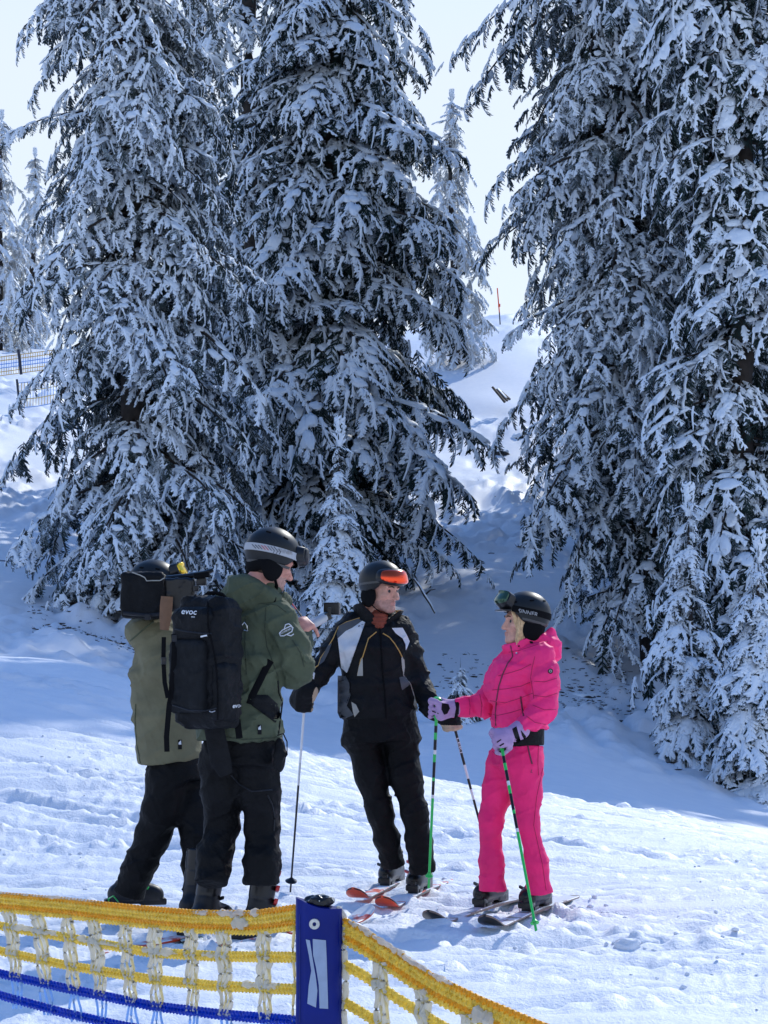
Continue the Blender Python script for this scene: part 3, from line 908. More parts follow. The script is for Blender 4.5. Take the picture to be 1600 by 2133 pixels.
# ------------------------------------------------------------------ heads, helmets, gloves, boots, skis, poles
def make_head(parent, c, R, skin, neck=0.17, name='head', female=False):
    j = 0.88 if female else 1.0
    def fn(q):
        m = q * np.array((1, 0, 1)) + np.abs(q) * np.array((0, 1, 0))      # mirrored
        d = ell(q, (-.012, 0, .035), (.098, .077, .088))
        d = smin(d, ell(q, (.030, 0, -.030), (.064, .060 * j, .085)), .03)
        d = smin(d, cap(m, (-.015, .052 * j, -.055), (.066, .018, -.098), .020, .019), .03)
        d = smin(d, ell(q, (.078, 0, -.100), (.020, .024 * j, .017)), .025)
        d = smin(d, ell(m, (.062, .044, -.026), (.026, .022, .020)), .025)
        d = smax(d, -ell(m, (.082, .058, -.062), (.028, .016, .026)), .02)
        d = smin(d, cap(m, (.089, .012, .024), (.076, .048, .024), .010, .010), .02)
        d = smax(d, -ell(m, (.106, .032, .003), (.026, .021, .0110)), .010)
        d = smin(d, cap(q, (.090, 0, .008), (.118 - .008 * female, 0, -.034), .0080, .0130), .014)
        d = smin(d, ell(m, (.102, .011, -.038), (.012, .009, .008)), .008)
        d = smin(d, cap(m, (.097, 0, -.062), (.088, .021, -.065), .0075, .004), .006)
        d = smin(d, cap(m, (.095, 0, -.073), (.087, .019, -.072), .008, .004), .006)
        d = smax(d, -cap(m, (.106, 0, -.0675), (.094, .024, -.0680), .0022, .0022), .003)
        d = smin(d, cap(q, (-.022, 0, -.06), (-.05, 0, -.06 - neck), .054 * j, .062 * j), .03)
        return d
    def mf(p, n):
        lp = (np.abs(p[:, 2] + .0675) < .010) & (np.abs(p[:, 1]) < .021) & (p[:, 0] > .090)
        st = (p[:, 2] + .012 * n3(p * 60) < -.052 - .25 * np.maximum(0, .06 - p[:, 0])) & (p[:, 2] > -.135) & (p[:, 0] > .0) & (not female)
        return np.where(lp, 1, np.where(st, 2, 0))
    hd = sdf_mesh(name, fn, (-.16, -.17, -.22 - neck), (.15, .17, .14), .0046, [skin, M_LIP, M_STUB], parent, mf, R, c)
    for sd in (1, -1):
        e = MB(); ec = np.array(c) + np.array((.0765, .032 * sd, -.001)) @ R
        u = []; f = []
        for i in range(7):
            for k in range(10):
                a, b = math.pi * i / 6, 2 * math.pi * k / 10
                u.append(ec + .0125 * np.array((math.cos(a), math.sin(a) * math.cos(b), math.sin(a) * math.sin(b))) @ R)
        f = [(i * 10 + k, i * 10 + (k + 1) % 10, (i + 1) * 10 + (k + 1) % 10, (i + 1) * 10 + k) for i in range(6) for k in range(10)]
        e.add(u, f, 0)
        for q in range(len(f)):
            if q < 20: e.m[q] = 1  # dark cap wider than the iris: shade of the eye socket painted in
        e.build('eye', [M_EYEW, M_EYED], hd)
        bw = [np.array(c) + np.array(p) @ R for p in ((.101, .014 * sd, .021), (.099, .030 * sd, .027), (.086, .050 * sd, .022))]
        MB().tube(bw, [.0035, .0042, .002], 6).build('eyebrow', [M_BROW], hd)
    return hd

HC, HR = np.array((-.008, 0, .045)), np.array((.136, .115, .121))
def make_helmet(parent, c, R, rim=(.062, .004, -.050), vents=True, grey_rim=False, sc=1.0, shell=None):
    hr = HR * sc
    def fn(q):
        d = ell(q, HC, hr)
        x = q[:, 0]
        rz = np.where(x > .02, rim[1] + (rim[0] - rim[1]) * sstep(.02, .10, x), rim[1] + (rim[2] - rim[1]) * sstep(.02, -.10, x) * 1.0)
        d = smax(d, rz - q[:, 2], .012)
        return smax(d, -ell(q, HC - (0, 0, .01), hr - .016), .004)
    h = sdf_mesh('helmet', fn, (-.17, -.14, -.10), (.16, .14, .19), .0058, [shell or M_HELM], parent, None, R, c)
    # ear pads with chin strap
    def fe(q):
        m = q * np.array((1, 0, 1)) + np.abs(q) * np.array((0, 1, 0))
        d = ell(m, (-.022, .083, -.040), (.052, .020, .062))
        d = smin(d, ell(q, (-.075, 0, -.03), (.035, .075, .05)), .03)
        return d
    sdf_mesh('ear_pad', fe, (-.13, -.12, -.12), (.06, .12, .05), .006, [M_FOAM], h, None, R, c)
    st = MB()
    for sd in (1, -1):
        pts = [np.array((-.005, .090 * sd, -.075)), np.array((.030, .070 * sd, -.105)), np.array((.050, .035 * sd, -.127)), np.array((.054, 0, -.131))]
        P = []
        for k in range(13):
            t = k / 12 * 3; i = min(2, int(t)); P.append(np.array(c) + (pts[i] + (pts[i + 1] - pts[i]) * (t - i)) @ R)
        st.tube(P, .009, 6, flat=.35, up=R[2])
    st.build('chin_strap', [M_FOAM], h)
    if vents:
        for az, z in ((.35, .118), (.0, .128), (-.35, .118), (.8, .10), (-.8, .10), (2.4, .115), (-2.4, .115), (1.6, .112), (-1.6, .112)):
            zz = z - HC[2] - .0
            k = math.sqrt(max(0.02, 1 - (zz / hr[2]) ** 2))
            p = HC + np.array((hr[0] * k * math.cos(az), hr[1] * k * math.sin(az), zz)) * 1.003
            n = nz((p - HC) / hr ** 2)
            ax = frame(n, (0.1, 0, 1)); ax = np.array([ax[1], ax[2], ax[0]])
            MB().box(np.array(c) + p @ R, (.024, .009, .004), ax @ R, bev=.0015).build('vent', [M_FOAM], h)
    return h

def helmet_band(c, R, z_front, z_back, width, a0, a1, m, name, parent, sc=1.0, out=1.02, n=48):
    hr = HR * sc
    mb = MB(); V = []
    for i in range(n + 1):
        a = a0 + (a1 - a0) * i / n
        zz = z_back + (z_front - z_back) * (math.cos(a) * .5 + .5)
        row = []
        for k, dz in enumerate((-.5, -.5, -.25, 0, .25, .5, .5)):
            z = zz + dz * width - HC[2]
            kk = math.sqrt(max(.05, 1 - (z / hr[2]) ** 2)) * (out if 0 < k < 6 else .995)
            row.append(np.array(c) + (HC + np.array((hr[0] * kk * math.cos(a), hr[1] * kk * math.sin(a), z))) @ R)
        V += row
    F_ = [(i * 7 + k, (i + 1) * 7 + k, (i + 1) * 7 + k + 1, i * 7 + k + 1) for i in range(n) for k in range(6)]
    return mb.add(V, F_).build(name, m if isinstance(m, list) else [m], parent)

def goggle(c, R, a_half, z0, z1, depth, m_lens, m_frame, parent, sc=1.0, tilt=0.0, name='goggles', a_mid=0.0):
    """curved lens with its frame, sitting on the front of the helmet"""
    hr = HR * sc
    root = None
    for nm, mm, k, dp in (('frame', m_frame, 1.10, depth * .80), ('lens', m_lens, 1.0, depth)):
        V = []; nr, na = 8, 40
        zc, zh = (z0 + z1) / 2, (z1 - z0) / 2 * k
        for i in range(nr + 1):
            rho = i / nr
            for j in range(na):
                ph = 2 * math.pi * j / na
                cx, sy = math.cos(ph), math.sin(ph)
                e = 4.0
                s = (abs(cx) ** e + abs(sy) ** e) ** (-1 / e)
                a = a_mid + a_half * k * rho * s * cx
                z = zc + zh * rho * s * sy + (-.008 * (1 - abs(cx)) if sy < 0 and rho > .9 else 0)
                zz = z - HC[2]
                kk = math.sqrt(max(.05, 1 - (min(abs(zz), hr[2] * .9) / hr[2]) ** 2))
                kk = max(kk, .80)
                p = HC + np.array((hr[0] * kk * math.cos(a), hr[1] * kk * math.sin(a), zz))
                n = nz(np.array((math.cos(a), math.sin(a), .15 + tilt)))
                dd = dp * (1 if rho < .86 else (1 - rho) / .14) + .002
                V.append(np.array(c) + (p + n * dd) @ R)
        Fc = [(i * na + j, i * na + (j + 1) % na, (i + 1) * na + (j + 1) % na, (i + 1) * na + j) for i in range(nr) for j in range(na)]
        o = MB().add(V, Fc).build(name if root is None else nm, [mm], parent if root is None else root)
        if root is None: root = o
    return root

def make_hand(name, c, axis, back, wrist, mats, parent, rf=.0135, sc=1.0, wr=.036, matfn=None, cuff=None, point=None, voxel=.0042, open_=0.0):
    """hand closed round a shaft through c along axis; back = from the shaft to the back of the hand"""
    axis = nz(axis); back = np.asarray(back, float); back = nz(back - axis * (axis @ back)); t = np.cross(axis, back)
    c = np.asarray(c, float); wrist = np.asarray(wrist, float)
    L = lambda a, b, d: c + (axis * a + back * b + t * d) * sc
    segs = []
    for i, (o, ln) in enumerate(((.036, 1.0), (.012, 1.08), (-.012, 1.02), (-.035, .85))):
        if point is not None and i == 0:
            segs.append([L(o, .035, .03), L(o + .006, .018, .055), L(o + .010, -.008, .070)])
            continue
        pts = []
        for ph in np.linspace(38, 38 + 205 * ln, 6):
            a = rad(ph); rr = .036 if ph < 100 else .030
            pts.append(L(o - .006 * (ph > 120), rr * math.cos(a), rr * math.sin(a)))
        segs.append(pts)
    th = [L(.030, .034, -.026), L(.046, .018, -.036), L(.050, -.012, -.034), L(.040, -.030, -.012)]
    palm_c = L(0, .036, .004)
    Rm = np.array([axis, back, t])
    def fn(P):
        d = rbox(P, palm_c, np.array((.046, .017, .040)) * sc, .015 * sc, Rm)
        for s in segs:
            f = None
            for k in range(len(s) - 1):
                g = cap(P, s[k], s[k + 1], rf * sc * (1 - .04 * k), rf * sc * (1 - .04 * (k + 1)))
                f = g if f is None else np.minimum(f, g)
            d = smin(d, f, .006 * sc)
        f = None
        for k in range(3):
            g = cap(P, th[k], th[k + 1], .016 * sc * (1 - .08 * k), .016 * sc * (1 - .08 * (k + 1)))
            f = g if f is None else np.minimum(f, g)
        d = smin(d, f, .012 * sc)
        d = smin(d, cap(P, L(-.006, .038, -.016), wrist, wr * .80, wr), .03)
        if cuff: d = smin(d, cap(P, wrist + (c - wrist) * .30, wrist, cuff * .9, cuff), .02)
        return d
    allp = np.array([p for s in segs for p in s] + th + [wrist, palm_c])
    return sdf_mesh(name, fn, allp.min(0) - .07, allp.max(0) + .07, voxel, mats, parent, matfn)

def make_boot(parent, o, f, shell, cuff_m, buckle_m, lean=.05, name='boot', toe_m=None, top=.33, bs=1.0):
    """ski boot; o = point under the ankle on the sole, f = toe direction"""
    R = frame(f)
    def fn(q):
        d = cap(q, (-.065, 0, .060), (.135, 0, .050), .054, .048)
        d = smin(d, cap(q, (.0, 0, .105), (.105, 0, .070), .050, .038), .03)
        d = smin(d, ecap(q, (-.018, 0, .09), (-.018 + lean * (top - .09) / .24, 0, top), .060, .058, .060 + .01 * (top - .09) / .24, .062, (1, 0, 0)), .02)
        d = smax(d, .018 - q[:, 2], .012)
        sole = np.minimum(rbox(q, (-.080, 0, .016), (.055, .036, .020), .008), rbox(q, (.125, 0, .016), (.070, .036, .018), .008))
        sole = smin(sole, rbox(q, (.03, 0, .022), (.12, .034, .016), .008), .005)
        d = np.minimum(d, sole)
        # overlap grooves
        d = d + .003 * np.exp(-((q[:, 2] - .150 + .25 * q[:, 0]) / .006) ** 2) + .003 * np.exp(-((q[:, 2] - .235 + .15 * q[:, 0]) / .005) ** 2)
        return d
    def mf(p, n):
        return np.where(p[:, 2] > .150 - .25 * p[:, 0], 1, 0)
    b = sdf_mesh(name, fn, (-.16, -.10, -.02), (.22, .10, .36), .007, [shell, cuff_m], parent, mf, R, o)
    for x, z, ang in [q for q in ((.115, .105, .9), (.060, .155, .75), (.075, .215, .25), (.085, .285, .2)) if q[1] < top]:
        for sd in (1, -1):
            ax = np.array([(math.cos(ang) * .0, sd, 0), (0, 0, 1), (1, 0, 0)], float)
            ca = np.array([(-.55, .8 * sd, .2), (.3, 0, .95), (.8, .55 * sd, -.2)]); ca = np.array([nz(v) for v in ca])
            p = np.array((x * .72, .050 * sd, z - .012))
            MB().box(np.array(o) + p @ R, (.055 * bs, .016 * bs, .012 * bs), ca @ R, bev=.003).build('buckle', [buckle_m if sd > 0 or True else M_STEEL], b)
    return b

def make_ski(label, o, f, top_m, tip_m, edge_m, L0=-.72, L1=.93, tip_from=.74, wid=1.0, group='skis', bind_m=None, zlift=.0):
    """o = point on the ground under the boot"""
    R = frame(f); o = np.asarray(o, float)
    root = empty('ski', o); tag(root, label, 'ski', group)
    xs = np.concatenate([np.linspace(L0, tip_from, 26), np.linspace(tip_from, L1, 12)[1:]])
    V, Fc, Mi = [], [], []
    for x in xs:
        u = (x - L0) / (L1 - L0)
        w = (.036 + .020 * (2 * u - 1) ** 2 + .006 * sstep(.8, .92, u)) * wid
        e = (L1 - x) / .10
        if e < 1: w *= math.sqrt(max(.01, 1 - (1 - max(e, 0)) ** 2))
        e = (x - L0) / .03
        if e < 1: w *= .75 + .25 * e
        zt = .006 + max(0, (x - tip_from + .04) / .2) ** 2 * .052 + zlift
        th = .010 + .010 * math.exp(-(x / .28) ** 2)
        for (yy, z) in ((-w, zt), (w, zt), (w, zt + th * .7), (w * .92, zt + th), (-w * .92, zt + th), (-w, zt + th * .7)):
            V.append(o + np.array((x, yy, z)) @ R)
    n = len(xs)
    for i in range(n - 1):
        for k in range(6):
            Fc.append((i * 6 + k, i * 6 + (k + 1) % 6, (i + 1) * 6 + (k + 1) % 6, (i + 1) * 6 + k))
            Mi.append(2 if k == 0 else (1 if k in (1, 5) else (2 if xs[i] >= tip_from + .10 else 0)))
    Fc.append(tuple(range(6))[::-1]); Mi.append(1); Fc.append(tuple((n - 1) * 6 + k for k in range(6))); Mi.append(2)
    m = mesh_np('ski_board', V, Fc, [top_m, edge_m, tip_m], Mi, smooth=False, parent=root)
    for nm, x, sx, sz in (('toe_binding', .165, .07, .045), ('heel_binding', -.155, .09, .06)):
        b = MB()
        b.box(o + np.array((x, 0, .02 + sz / 2 + zlift)) @ R, (sx, .06, sz), R, bev=.008)
        b.box(o + np.array((x - .02 * np.sign(x) * 2, 0, .02 + .012 + zlift)) @ R, (sx * 1.1, .07, .018), R, bev=.004)
        b.box(o + np.array((x + .02 * np.sign(x), 0, .03 + sz + zlift)) @ R, (.03, .035, .022), R, bev=.004)
        b.build(nm, [bind_m or M_PLASTB], root)
    return root

def make_pole(label, top, tip, r, bands, grip_m, parent_label=None, grip_len=.12, basket=.035, basket_up=.07, bask_m=None, group='ski poles', knob=.022, strap=None):
    """bands: list of (from, to, material index) along the shaft, grip first"""
    top, tip = np.asarray(top, float), np.asarray(tip, float)
    d = nz(tip - top); L = np.linalg.norm(tip - top)
    root = empty('ski_pole', tip); tag(root, label, 'ski pole', group)
    mats = [grip_m] + [b[2] for b in bands]
    g = MB()
    gp = np.array([0, .004, .012, .022, .03, .05, .07, .09, .105, grip_len]); gr = np.array([.5, .9, 1, .92, .68, .72, .66, .72, .66, .5]) * knob
    g.tube([top + d * x for x in gp], gr, 12)
    g.build('grip', [grip_m], root)
    s = MB()
    for a, b, m in bands:
        x0, x1 = grip_len * .9 + (L - grip_len * .9) * a, grip_len * .9 + (L - grip_len * .9) * b
        ms = list({id(q[2]): q[2] for q in bands}.values()); mi = [id(q) for q in ms].index(id(m))
        s.tube([top + d * x0, top + d * (x0 + x1) / 2, top + d * x1], [r * (1 - .25 * a), r * (1 - .25 * (a + b) / 2), r * (1 - .25 * b)], 10, m=mi)
    s.build('shaft', list({id(q[2]): q[2] for q in bands}.values()), root)
    bk = MB(); c = tip - d * basket_up
    V = []; n = 16
    up = -d; a1 = nz(np.cross(up, (0, 1, .1))); a2 = np.cross(up, a1)
    for rr, hh in ((r * 1.05, .020), (basket * .55, .010), (basket, .0), (basket * .95, -.004), (r * 1.05, .002)):
        V += [c + up * hh + rr * (a1 * math.cos(2 * math.pi * k / n) + a2 * math.sin(2 * math.pi * k / n)) for k in range(n)]
    bk.add(V, [(i * n + k, i * n + (k + 1) % n, (i + 1) * n + (k + 1) % n, (i + 1) * n + k) for i in range(4) for k in range(n)])
    bk.build('basket', [bask_m or M_PLASTB], root)
    MB().tube([c, tip - d * .012, tip], [r * .8, r * .6, r * .2], 8).build('tip', [M_STEEL], root)
    if strap is not None:
        MB().tube(strap, .010, 6, flat=.18).build('strap', [M_FOAM], root)
    return root
# ------------------------------------------------------------------ people
def chain(P, pts, rr, k=.03):
    d = None
    for i in range(len(pts) - 1):
        g = cap(P, pts[i], pts[i + 1], rr[i], rr[i + 1])
        d = g if d is None else smin(d, g, k)
    return d
def bbox(pts, pad):
    a = np.array(pts); return a.min(0) - pad, a.max(0) + pad
def soft_folds(P, amp=.004, s=1.0):
    """creased cloth: ridges along the zero lines of stretched noise"""
    Q = np.stack([P[:, 0] + .45 * P[:, 2], P[:, 1], P[:, 2] - .45 * P[:, 0]], 1)
    a = n3(Q * np.array((6.0, 6.0, 13.0)) * s + 3.3); b = n3(Q[:, [2, 1, 0]] * np.array((11.0, 14.0, 25.0)) * s + 11.7)
    ra = np.maximum(0, 1 - np.abs(a) * 3.2); rb = np.maximum(0, 1 - np.abs(b) * 3.0)
    c = n3(Q * np.array((24.0, 24.0, 42.0)) * s + 5.1); rc = np.maximum(0, 1 - np.abs(c) * 2.6)
    return amp * (2.2 * ra ** 3 + 1.1 * rb ** 3 + .45 * rc * rc - .6 + .4 * b)
def trousers(parent, m, waist, ww, wd, right, legs, name='trousers', folds=.005, h=.0078, knee_fold=1.0, top_cut=None, seed=0.0):
    """legs: list of (points, radii)"""
    waist = np.asarray(waist, float)
    pts = [waist + (0, 0, .06)] + [p for l in legs for p in l[0]]
    def fn(P):
        d = None
        for lp, lr in legs:
            g = chain(P, lp, lr, .05)
            # stacked creases at the knee and above the boot
            kn, hm = lp[2], lp[-1]
            mk = np.exp(-((P[:, 2] - kn[2] + .04) / .10) ** 2) * .8 + np.exp(-((P[:, 2] - hm[2] - .10) / .12) ** 2)
            w = 2.6 * n3(P * np.array((5, 5, 3.)) + seed + 7)
            g = g - knee_fold * folds * mk * (np.sin(P[:, 2] * 2 * math.pi / .085 + w * 3.2 + P[:, 0] * 14) * .55)
            e = (P - hm) @ nz(np.asarray(hm) - np.asarray(lp[-2]))
            g = smax(g, e, .008)
            d = g if d is None else smin(d, g, .035)
        hipc = np.mean([l[0][0] for l in legs], 0)
        d = smin(d, ecap(P, hipc - (0, 0, .0), waist, ww * 1.02, wd * 1.05, ww, wd, right), .06)
        d = d - soft_folds(P + seed, folds * .9)
        return d
    lo, hi = bbox(pts, .17)
    return sdf_mesh(name, fn, lo, hi, h, [m], parent)

# ---- the man in the black and white jacket -----------------------------------
def build_man():
    Y0 = 12.15
    J = lambda px, py, dy=0.0: W(px, py, Y0 + dy)
    gl, gr = G(818, 1846), G(876, 1862)
    man = empty('person', (gl + gr) / 2)
    tag(man, 'person in black and white ski jacket with orange mirrored visor, facing the camera', 'person', 'skiers talking on the piste')
    fdir = np.array((-.27, -.93, 0))
    for g in (gl, gr):
        make_boot(man, g + (0, 0, .035), fdir, M_PLASTB, M_PLASTG, M_RED if g is gr else M_PLASTG, lean=.05, top=.17)
    right = nz(np.array((1, .12, 0)))
    trousers(man, M_BLACKP, J(790, 1478), .205, .145, right,
             [([J(757, 1540), J(772, 1615, -.01), J(791, 1690, -.02), J(805, 1745, .03), J(819, 1802, .10)], [.100, .084, .070, .064, .068]),
              ([J(834, 1545), J(846, 1620, -.04), J(864, 1695, -.06), J(874, 1755, -.05), J(881, 1816, -.02)], [.100, .084, .070, .068, .077])], folds=.0042)
    # jacket
    ch = [J(788, 1500), J(786, 1425), J(783, 1350), J(782, 1308)]
    la = [J(730, 1312, .02), J(700, 1352, -.01), J(668, 1398, -.05), J(644, 1436, -.12)]      # his right arm
    ra = [J(836, 1318, .03), J(856, 1370, .04), J(872, 1420, .02), J(903, 1480, -.10)]
    def jk(P):
        d = ecap(P, ch[0], ch[1], .206, .145, .200, .145, right)
        d = smin(d, ecap(P, ch[1], ch[2], .200, .145, .198, .146, right), .05)
        d = smin(d, ecap(P, ch[2], ch[3], .198, .146, .148, .105, right), .07)
        d = smin(d, cap(P, J(738, 1304, .02), J(832, 1312, .02), .080, .078), .06)
        d = smin(d, cap(P, J(783, 1305, .03), J(786, 1280, .03), .105, .085), .05)
        a1 = chain(P, la, [.076, .071, .062, .052], .04); a2 = chain(P, ra, [.074, .067, .061, .054], .04)
        fold = .004 * np.sin((P[:, 2] * .8 + P[:, 0] * .5) * 2 * math.pi / .07 + 3 * n3(P * 6))
        d = smin(d, a1 - fold, .035); d = smin(d, a2 - fold * 1.4, .03)
        # gathered hem
        d = d - .010 * np.exp(-((P[:, 2] - ch[0][2] - .07) / .05) ** 2)
        d = smax(d, ch[0][2] - P[:, 2], .02)
        return d - soft_folds(P, .0045)
    pts = ch + la + ra + [J(786, 1255)]
    lo, hi = bbox(pts, .16)
    jacket = sdf_mesh('jacket', jk, lo, hi, .0072, [M_BLACK], man)
    # stand-up collar, open at the front, mustard inside
    hc = J(795, 1229, -.03)
    cb, ct = J(786, 1300, .01), J(788, 1268, .02)
    cax = nz(ct - cb)
    def collar(P):
        t = np.clip((P - cb) @ cax / np.linalg.norm(ct - cb), -.3, 1.25)
        q = P - cb - np.outer((P - cb) @ cax, cax)
        rad_ = np.linalg.norm(q / np.array((1.0, .92, 1)), axis=1)
        d = np.abs(rad_ - (.096 + .042 * t)) - .009
        zz = (P - cb) @ cax
        d = smax(d, zz - np.linalg.norm(ct - cb) - .012 * np.sin(np.arctan2(q[:, 1], q[:, 0]) * 2), .008); d = smax(d, -zz - .03, .006)
        ang = np.arctan2(q[:, 0], -q[:, 1])
        opening = .20 + .75 * np.clip(t, 0, 1)
        d = smax(d, (opening - np.abs(ang - .28)) * .08, .01)
        return d
    def cmf(p, n):
        q = p - cb - np.outer((p - cb) @ cax, cax)
        return np.where((np.sum(nz(q) * n, 1) < -.25), 1, 0)
    sdf_mesh('collar', collar, cb - .17, ct + .17, .0052, [M_BLACK, M_MUSTARD], jacket, cmf)
    # neck warmer
    sdf_mesh('neck_warmer', lambda P: smin(cap(P, J(787, 1308, -.03), J(788, 1288, -.02), .060, .060), cap(P, J(791, 1302, -.100), J(790, 1290, -.07), .020, .036), .03) - .003 * np.sin(P[:, 2] * 260), J(786, 1330, -.2) - .1, J(786, 1250, .1) + .1, .005, [M_RUST], man)
    # head turned to his left
    yaw = rad(51); hf = np.array((math.sin(yaw), -math.cos(yaw), -.12))
    R = frame(hf)
    make_head(man, hc, R, M_SKIN, neck=.10)
    hel = make_helmet(man, hc, R, rim=(.066, .0, -.045), vents=False)
    lens = mat_lens_fire()
    goggle(hc, R, 1.12, .044, .122, .024, lens, M_PLASTB, hel, name='visor', a_mid=0.0)
    helmet_band(hc, R, .062, .010, .012, .9, 2 * math.pi - .9, M_HELMG, 'rim_trim', hel, out=1.012)
    bv = bvh_of(jacket)
    Z2 = lambda x, y: (580 + x / 4.2105, 1140 + y / 4.2105)
    pz = lambda lst: [Z2(*p) for p in lst]
    P_ = lambda name, lst, m: patch_px(name, pz(lst), bv, m, jacket, off=.0065, fine=4.5)
    P_('white_panel', [(735, 645), (762, 658), (700, 745), (655, 820), (632, 900), (612, 975), (600, 1010), (615, 1030), (610, 1085), (598, 1102), (570, 1075), (550, 1060), (560, 985), (548, 960), (545, 880), (520, 800), (590, 735), (650, 705), (700, 670)], M_WHITEF)
    P_('grey_panel', [(530, 690), (600, 655), (700, 625), (735, 645), (650, 705), (590, 735), (520, 800), (510, 760)], M_GREYF)
    P_('white_panel', [(995, 708), (1090, 705), (1125, 765), (1152, 825), (1135, 870), (1118, 905), (1115, 850), (1090, 800), (1030, 755)], M_WHITEF)
    P_('silver_panel', [(738, 965), (742, 1128), (690, 1128), (705, 1050), (725, 990)], M_SILVER)
    P_('silver_panel', [(1078, 965), (1105, 985), (1110, 1050), (1100, 1125), (1085, 1060)], M_SILVER)
    P_('grey_panel', [(520, 1125), (590, 1130), (620, 1190), (632, 1300), (600, 1390), (660, 1470), (590, 1500), (540, 1500), (518, 1450)], M_GREYF)
    P_('silver_panel', [(640, 1355), (680, 1380), (710, 1440), (668, 1490), (655, 1450)], M_SILVER)
    P_('silver_panel', [(1060, 1140), (1110, 1130), (1160, 1200), (1085, 1255), (1070, 1190)], M_GREYF)
    P_('silver_panel', [(1195, 1310), (1225, 1400), (1220, 1450), (1185, 1380)], M_SILVER)
    P_('grey_panel', [(440, 850), (470, 840), (440, 920), (400, 1000), (350, 1040), (370, 980)], M_GREYF)
    P_('cuff_panel', [(245, 1070), (275, 1065), (322, 1105), (312, 1160), (280, 1130), (225, 1130)], M_WHITEF)
    L_ = lambda lst, m=M_GOLD, r=.0032: line_px('piping', pz(lst), bv, m, jacket, r)
    L_([(712, 620), (600, 655), (530, 695), (505, 740), (480, 800), (420, 900), (370, 970), (350, 1035), (312, 1060)])
    L_([(860, 742), (790, 800), (765, 880), (740, 960), (722, 985), (695, 1120)])
    L_([(918, 755), (975, 790), (1020, 845), (1060, 910), (1085, 960)])
    L_([(1085, 960), (1100, 1000), (1095, 1120), (1160, 1200), (1215, 1380)], M_SILVER, .0025)
    L_([(890, 700), (900, 860), (915, 1100), (935, 1300), (945, 1500)], M_FOAM, .005)
    L_([(632, 1185), (625, 1300), (590, 1400)], M_FOAM, .004)
    # poles and gloves
    r1_top, r1_tip = W(637, 1432, Y0 - .14), G(605, 1858)
    make_pole('white and black ski pole in the gloved hand beside the gimbal camera', r1_top, r1_tip, .0072,
              [(0, .30, M_WHITEP), (.30, .42, M_STEEL), (.42, 1, M_PLASTB)], M_PLASTB)
    ax1 = nz(r1_top - r1_tip)
    tanf = lambda cpx: (lambda p, n: np.where(((p - cpx) @ np.array((1, -.25, -.3)) > .004), 1, 0))
    g1 = r1_top - ax1 * .075
    make_hand('glove', g1, ax1, (-.75, -.2, 0), la[3] + (-.01, -.02, -.01), [M_BLACK, M_TAN], man, rf=.0165, sc=1.18, wr=.048, matfn=tanf(g1 + (.052, 0, 0)), cuff=.060)
    r2_top, r2_tip = W(936, 1474, Y0 - .16), G(1043, 1878)
    leki = make_pole('black and white ski pole behind the leg in pink trousers', r2_top, r2_tip, .0078,
              [(0, .06, M_PLASTB), (.06, .22, M_PLASTB), (.22, .30, M_WHITEP), (.30, .36, M_PLASTB), (.36, .42, M_WHITEP), (.42, 1, M_PLASTB)], M_PLASTB)
    V, Fc = text_mesh('LEKI')
    d2 = nz(r2_tip - r2_top); sd = nz(np.cross(d2, (0, -1, 0)))
    if sd[0] < 0: sd = -sd
    P = [r2_top + d2 * (.215 + v[0] * .048) + sd * (v[1] * .020) * 1 + np.array((0, -.0095 + .35 * abs(v[1]) * .008, 0)) for v in V]
    mesh_np('lettering', P, Fc, [M_WHITEP], parent=leki, smooth=False)
    ax2 = nz(r2_top - r2_tip); g2 = r2_top - ax2 * .07
    make_hand('glove', g2, ax2, (-.45, .75, .1), ra[3] + (.01, -.02, 0), [M_BLACK, M_TAN], man, rf=.0165, sc=1.15, wr=.046, matfn=lambda p, n: np.where(p[:, 2] < g2[2] - .028, 1, 0), cuff=.058)
    # skis
    for g, tip, lab in ((gl, G(716, 1889), 'orange tipped ski of the person in black, nearer the blue post'), (gr, G(774, 1910), 'orange tipped ski of the person in black, nearer the pink skier')):
        make_ski(lab, g, tip - g, M_SKI_OR, M_ORANGE, M_PLASTB, group='orange skis')
    return man

def mat_lens_fire():
    m = bpy.data.materials.new('fire_mirror_lens'); m.use_nodes = True
    b = m.node_tree.nodes['Principled BSDF']
    b.inputs['Base Color'].default_value = (0.90, 0.075, 0.012, 1); b.inputs['Metallic'].default_value = 1.0; b.inputs['Roughness'].default_value = 0.14
    b.inputs['Coat Weight'].default_value = 0.6; b.inputs['Coat Roughness'].default_value = 0.05
    return m
def ski_top(name, a, b, th=.5):
    """printed top sheet with snow rubbed on it"""
    m = mat(name, a, 0.4)
    n, l = m.node_tree.nodes, m.node_tree.links
    bs = n['Principled BSDF']; tc = n.new('ShaderNodeTexCoord'); t = n.new('ShaderNodeTexNoise'); t.inputs['Scale'].default_value = 9; t.inputs['Detail'].default_value = 6
    l.new(tc.outputs['Object'], t.inputs['Vector'])
    r = n.new('ShaderNodeValToRGB'); r.color_ramp.elements[0].position = th - .04; r.color_ramp.elements[1].position = th + .04
    r.color_ramp.elements[0].color = (*a, 1); r.color_ramp.elements[1].color = (*b, 1)
    l.new(t.outputs['Fac'], r.inputs['Fac']); l.new(r.outputs['Color'], bs.inputs['Base Color'])
    return m
M_SKI_OR = ski_top('ski_top_orange', (0.75, 0.10, 0.03), (0.80, 0.82, 0.86), .47)
M_SKI_WH = ski_top('ski_top_snowy', (0.25, 0.22, 0.20), (0.80, 0.82, 0.86), .42)
M_SKI_RD = ski_top('ski_top_white_red', (0.50, 0.05, 0.03), (0.78, 0.80, 0.84), .44)
M_SKI_GR = ski_top('ski_top_green', (0.02, 0.16, 0.07), (0.70, 0.74, 0.76), .52)
